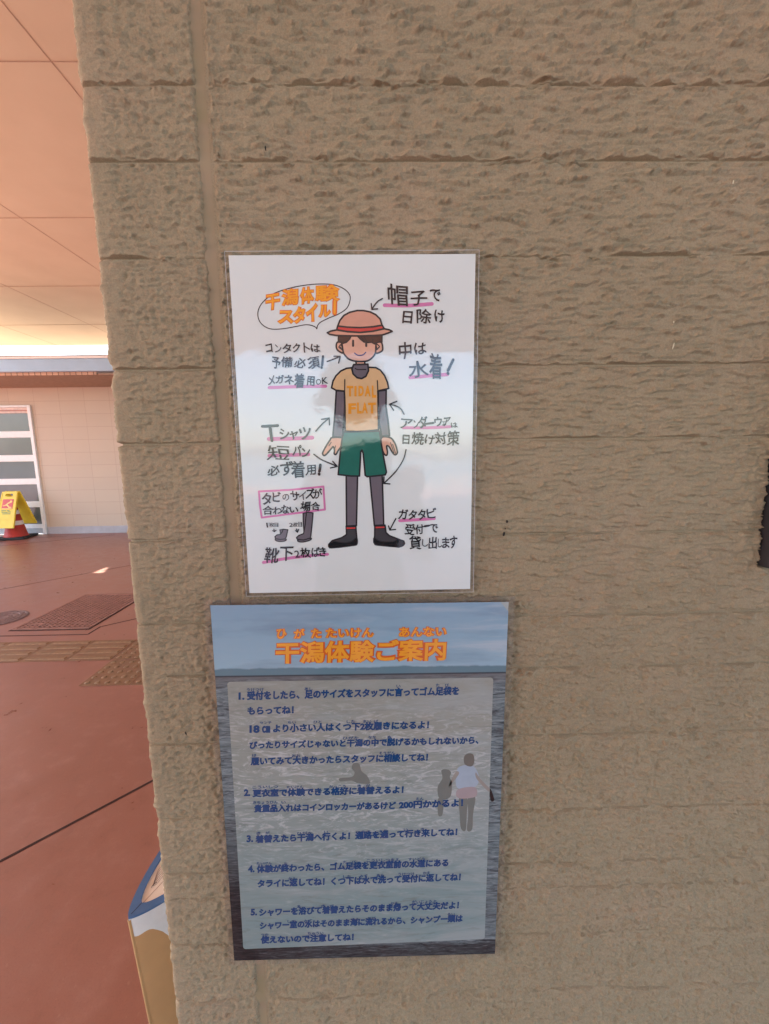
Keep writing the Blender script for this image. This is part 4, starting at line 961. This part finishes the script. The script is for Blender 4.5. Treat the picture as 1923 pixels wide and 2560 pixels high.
PW = plain('boat_white', (.72, .75, .75), .6, .06, 25, bump=.15, bscale=60); PO = plain('boat_orange', (.50, .30, .135), .6, .10, 9, bump=.15, bscale=60)
PB = plain('boat_blue', (.060, .155, .330), .5, .12, 14, bump=.1, bscale=80); PC = plain('boat_cream', (.84, .78, .64), .6, .05, 12, bump=.1, bscale=60)
hull_w.build('upper_hull', PW, bo); hull_o.build('hull', PO, bo)
rm = MB(); dk = MB()
RW = .0155
def inn(s): return max(0.0, half(s) - RW)
s_in = .028
tops = [(s, half(s)) for s in ss]
ins = [(max(s, s_in), inn(max(s, s_in)) * math.sqrt(1 - math.exp(-(max(s, s_in) - s_in) / .010))) for s in ss]
for side in (-1, 1):
    vs = []; fs = []
    for (s, hb), (si, hi_) in zip(tops, ins):
        vs += [(s, side * hb, BZ + .0004), (s, side * hb, BZ + .004), (si, side * hi_, BZ + .0045), (si, side * hi_, BZ + .0012)]
    for i in range(len(tops) - 1):
        for k in range(3):
            a = 4 * i + k; q = (a, a + 4, a + 5, a + 1); fs.append(q if side < 0 else q[::-1])
    rm.add(vs, fs)
rm.build('rim', PB, bo)
vs = [(s, y * hi_, BZ + .0012) for (s, hi_) in ins for y in (-1, 1)]
dk.add(vs, [(2 * i, 2 * i + 2, 2 * i + 3, 2 * i + 1) for i in range(len(ins) - 1)])
dk.build('deck', PC, bo)
MB().add([(.006, -.0007, BZ + .0046), (s_in, -.0007, BZ + .0048), (s_in, .0007, BZ + .0048), (.006, .0007, BZ + .0046)], [(0, 1, 2, 3)]).build('bow_seam', plain('seam_dark', (.020, .025, .05), .9), bo)
MB().add([(s_in, -.0005, BZ + .0016), (.60, -.0005, BZ + .0016), (.60, .0005, BZ + .0016), (s_in, .0005, BZ + .0016)], [(0, 1, 2, 3)]).build('deck_seam', plain('seam_brown', (.30, .18, .11), .9), bo)
mk = MB()
def deck_line(pts, w=.0006):
    q = catmull(pts, 5)
    v = []; f = []
    for i, p in enumerate(q):
        t_ = q[min(i + 1, len(q) - 1)] - q[max(i - 1, 0)]; t_ = t_ / (np.linalg.norm(t_) + 1e-9); n_ = np.array((-t_[1], t_[0])) * w
        v += [(p[0] - n_[0], p[1] - n_[1], BZ + .0019), (p[0] + n_[0], p[1] + n_[1], BZ + .0019)]
    mk.add(v, [(2 * i, 2 * i + 2, 2 * i + 3, 2 * i + 1) for i in range(len(q) - 1)])
for k in range(6):
    o_ = .018 + .0046 * k
    deck_line([(.060, .012), (.068 + .004 * k, o_ * .6 - .003 + .002 * k), (.100, o_ * .62 + .003), (.14, o_ * .7 + .005), (.18, .026)], .00032)
deck_line([(.056, .0115), (.063, .0135), (.068, .010)], .0006)
mk.build('ink_drawing', plain('deck_ink', (.07, .045, .045), .8), bo)
st_ = MB()
for k in range(12):
    lv0, lv1 = 1 - k / 12, 1 - (k + 1) / 12
    a = .025 * (1 - lv0) - .0012; b_ = .025 * (1 - lv1) - .0012
    z0_, z1_ = BZ * lv0 - .002 * (k == 0), BZ * lv1
    st_.add([(a, -.0022, z0_), (a, .0022, z0_), (b_, .0022, z1_), (b_, -.0022, z1_), (a + .003, -.004, z0_), (a + .003, .004, z0_), (b_ + .003, .004, z1_), (b_ + .003, -.004, z1_)],
            [(0, 3, 2, 1), (0, 4, 7, 3), (1, 2, 6, 5)])
st_.build('stem', PO, bo)

# ------------------------------------------------------------------ the photographer, standing behind the camera (seen only mirrored in the laminate)
def skin_body(name, joints, edges, mat, parent, sub=2):
    me = bpy.data.meshes.new(name)
    names = list(joints)
    me.from_pydata([joints[k][:3] for k in names], [(names.index(a), names.index(b)) for a, b in edges], [])
    o = link(name, me, mat, parent)
    sk = o.modifiers.new('skin', 'SKIN'); sk.use_smooth_shade = True
    lay = me.skin_vertices[0].data if me.skin_vertices else None
    if lay is None:
        bm = bmesh.new(); bm.from_mesh(me); bm.verts.layers.skin.verify(); bm.to_mesh(me); bm.free()
        lay = me.skin_vertices[0].data
    for i, k in enumerate(names):
        r = joints[k][3]; lay[i].radius = (r, joints[k][4] if len(joints[k]) > 4 else r); lay[i].use_root = (i == 0)
    sd = o.modifiers.new('sub', 'SUBSURF'); sd.levels = sub; sd.render_levels = sub
    return o
SKN = plain('skin_tone', (.48, .30, .21), .6, .05); HAIR = plain('dark_hair', (.014, .011, .010), .6, .2); SHIRT = plain('navy_shirt', (.030, .035, .055), .9, .1); TROU = plain('dark_trousers', (.035, .034, .036), .9, .1)
pe = tag(empty('person', (-.07, -.36, 0)), 'person in dark clothes photographing the posters, mirrored in the upper poster', 'person')
J = dict(pelvis=(0, 0, .85, .150, .115), waist=(0, 0, .97, .135, .105), chest=(0, .01, 1.10, .155, .115), neckbase=(0, .015, 1.24, .110, .085), neck=(0, .015, 1.34, .095, .075),
         sl=(-.160, .0, 1.175, .066), el=(-.215, .06, .93, .050), wl=(-.085, .235, 1.165, .034), sr=(.160, .0, 1.175, .066), er=(.225, .06, .93, .050), wr=(.165, .235, 1.165, .034),
         hl=(-.095, 0, .79, .100), kl=(-.105, .015, .47, .068), al=(-.115, -.02, .09, .044), hr=(.095, 0, .79, .100), kr=(.105, .015, .47, .068), ar=(.115, -.02, .09, .044), fl=(-.125, .13, .045, .040), fr=(.125, .13, .045, .040))
E_ = [('pelvis', 'waist'), ('waist', 'chest'), ('chest', 'neckbase'), ('neckbase', 'neck'), ('chest', 'sl'), ('sl', 'el'), ('el', 'wl'), ('chest', 'sr'), ('sr', 'er'), ('er', 'wr'),
      ('pelvis', 'hl'), ('hl', 'kl'), ('kl', 'al'), ('al', 'fl'), ('pelvis', 'hr'), ('hr', 'kr'), ('kr', 'ar'), ('ar', 'fr')]
skin_body('body', J, E_, SHIRT, pe)
head = dict(jaw=(0, .065, 1.415, .050), mid=(0, .035, 1.455, .074, .085), crown=(0, .02, 1.505, .078, .092), top=(0, .01, 1.545, .045, .055))
hd = skin_body('head', head, [('jaw', 'mid'), ('mid', 'crown'), ('crown', 'top')], SKN, pe)
hair = dict(a=(0, -.005, 1.40, .085, .055), b=(0, -.010, 1.45, .105, .075), c=(0, -.002, 1.505, .105, .090), d=(0, .005, 1.545, .070, .075))
skin_body('hair', hair, [('a', 'b'), ('b', 'c'), ('c', 'd')], HAIR, pe)
hat = MB().lathe(0, .012, [(.150, 1.462), (.152, 1.466), (.120, 1.500), (.112, 1.560), (.085, 1.590), (.03, 1.598)], 32)
hat.build('sun_hat', TROU, pe, smooth=True)
ft = MB().lathe(-.028, .118, [(.001, 1.475), (.008, 1.479), (.001, 1.483)], 10); ft.lathe(.028, .118, [(.001, 1.475), (.008, 1.479), (.001, 1.483)], 10)
ft.build('eyes', HAIR, hd)
for s_, w in ((-1, 'wl'), (1, 'wr')):
    wx, wy, wz_ = J[w][:3]
    H_ = dict(w=(wx, wy - .01, wz_, .030), p=(wx - s_ * .002, wy + .045, wz_ + .035, .034, .020))
    e_ = [('w', 'p')]
    for i in range(4):
        bx_, bz_ = wx + s_ * .012, wz_ + .022 + .019 * i
        H_['k%d' % i] = (bx_, wy + .070, bz_ + .01, .0095); H_['m%d' % i] = (bx_ - s_ * .014, wy + .098, bz_ + .012, .0085); H_['t%d' % i] = (bx_ - s_ * .036, wy + .100, bz_ + .012, .0070)
        e_ += [('p', 'k%d' % i), ('k%d' % i, 'm%d' % i), ('m%d' % i, 't%d' % i)]
    H_['h0'] = (wx - s_ * .016, wy + .055, wz_ + .062, .011); H_['h1'] = (wx - s_ * .030, wy + .070, wz_ + .085, .0095)
    e_ += [('p', 'h0'), ('h0', 'h1')]
    skin_body('hand', H_, e_, SKN, pe)
ph = tag(empty('phone', (.001, -.022, EYE - .028)), 'dark smartphone held by the photographer', 'phone')
MB().box(-.037, .037, -.004, .004, -.078, .078).build('body', plain('phone_glass', (.02, .02, .022), .3), ph, .003)
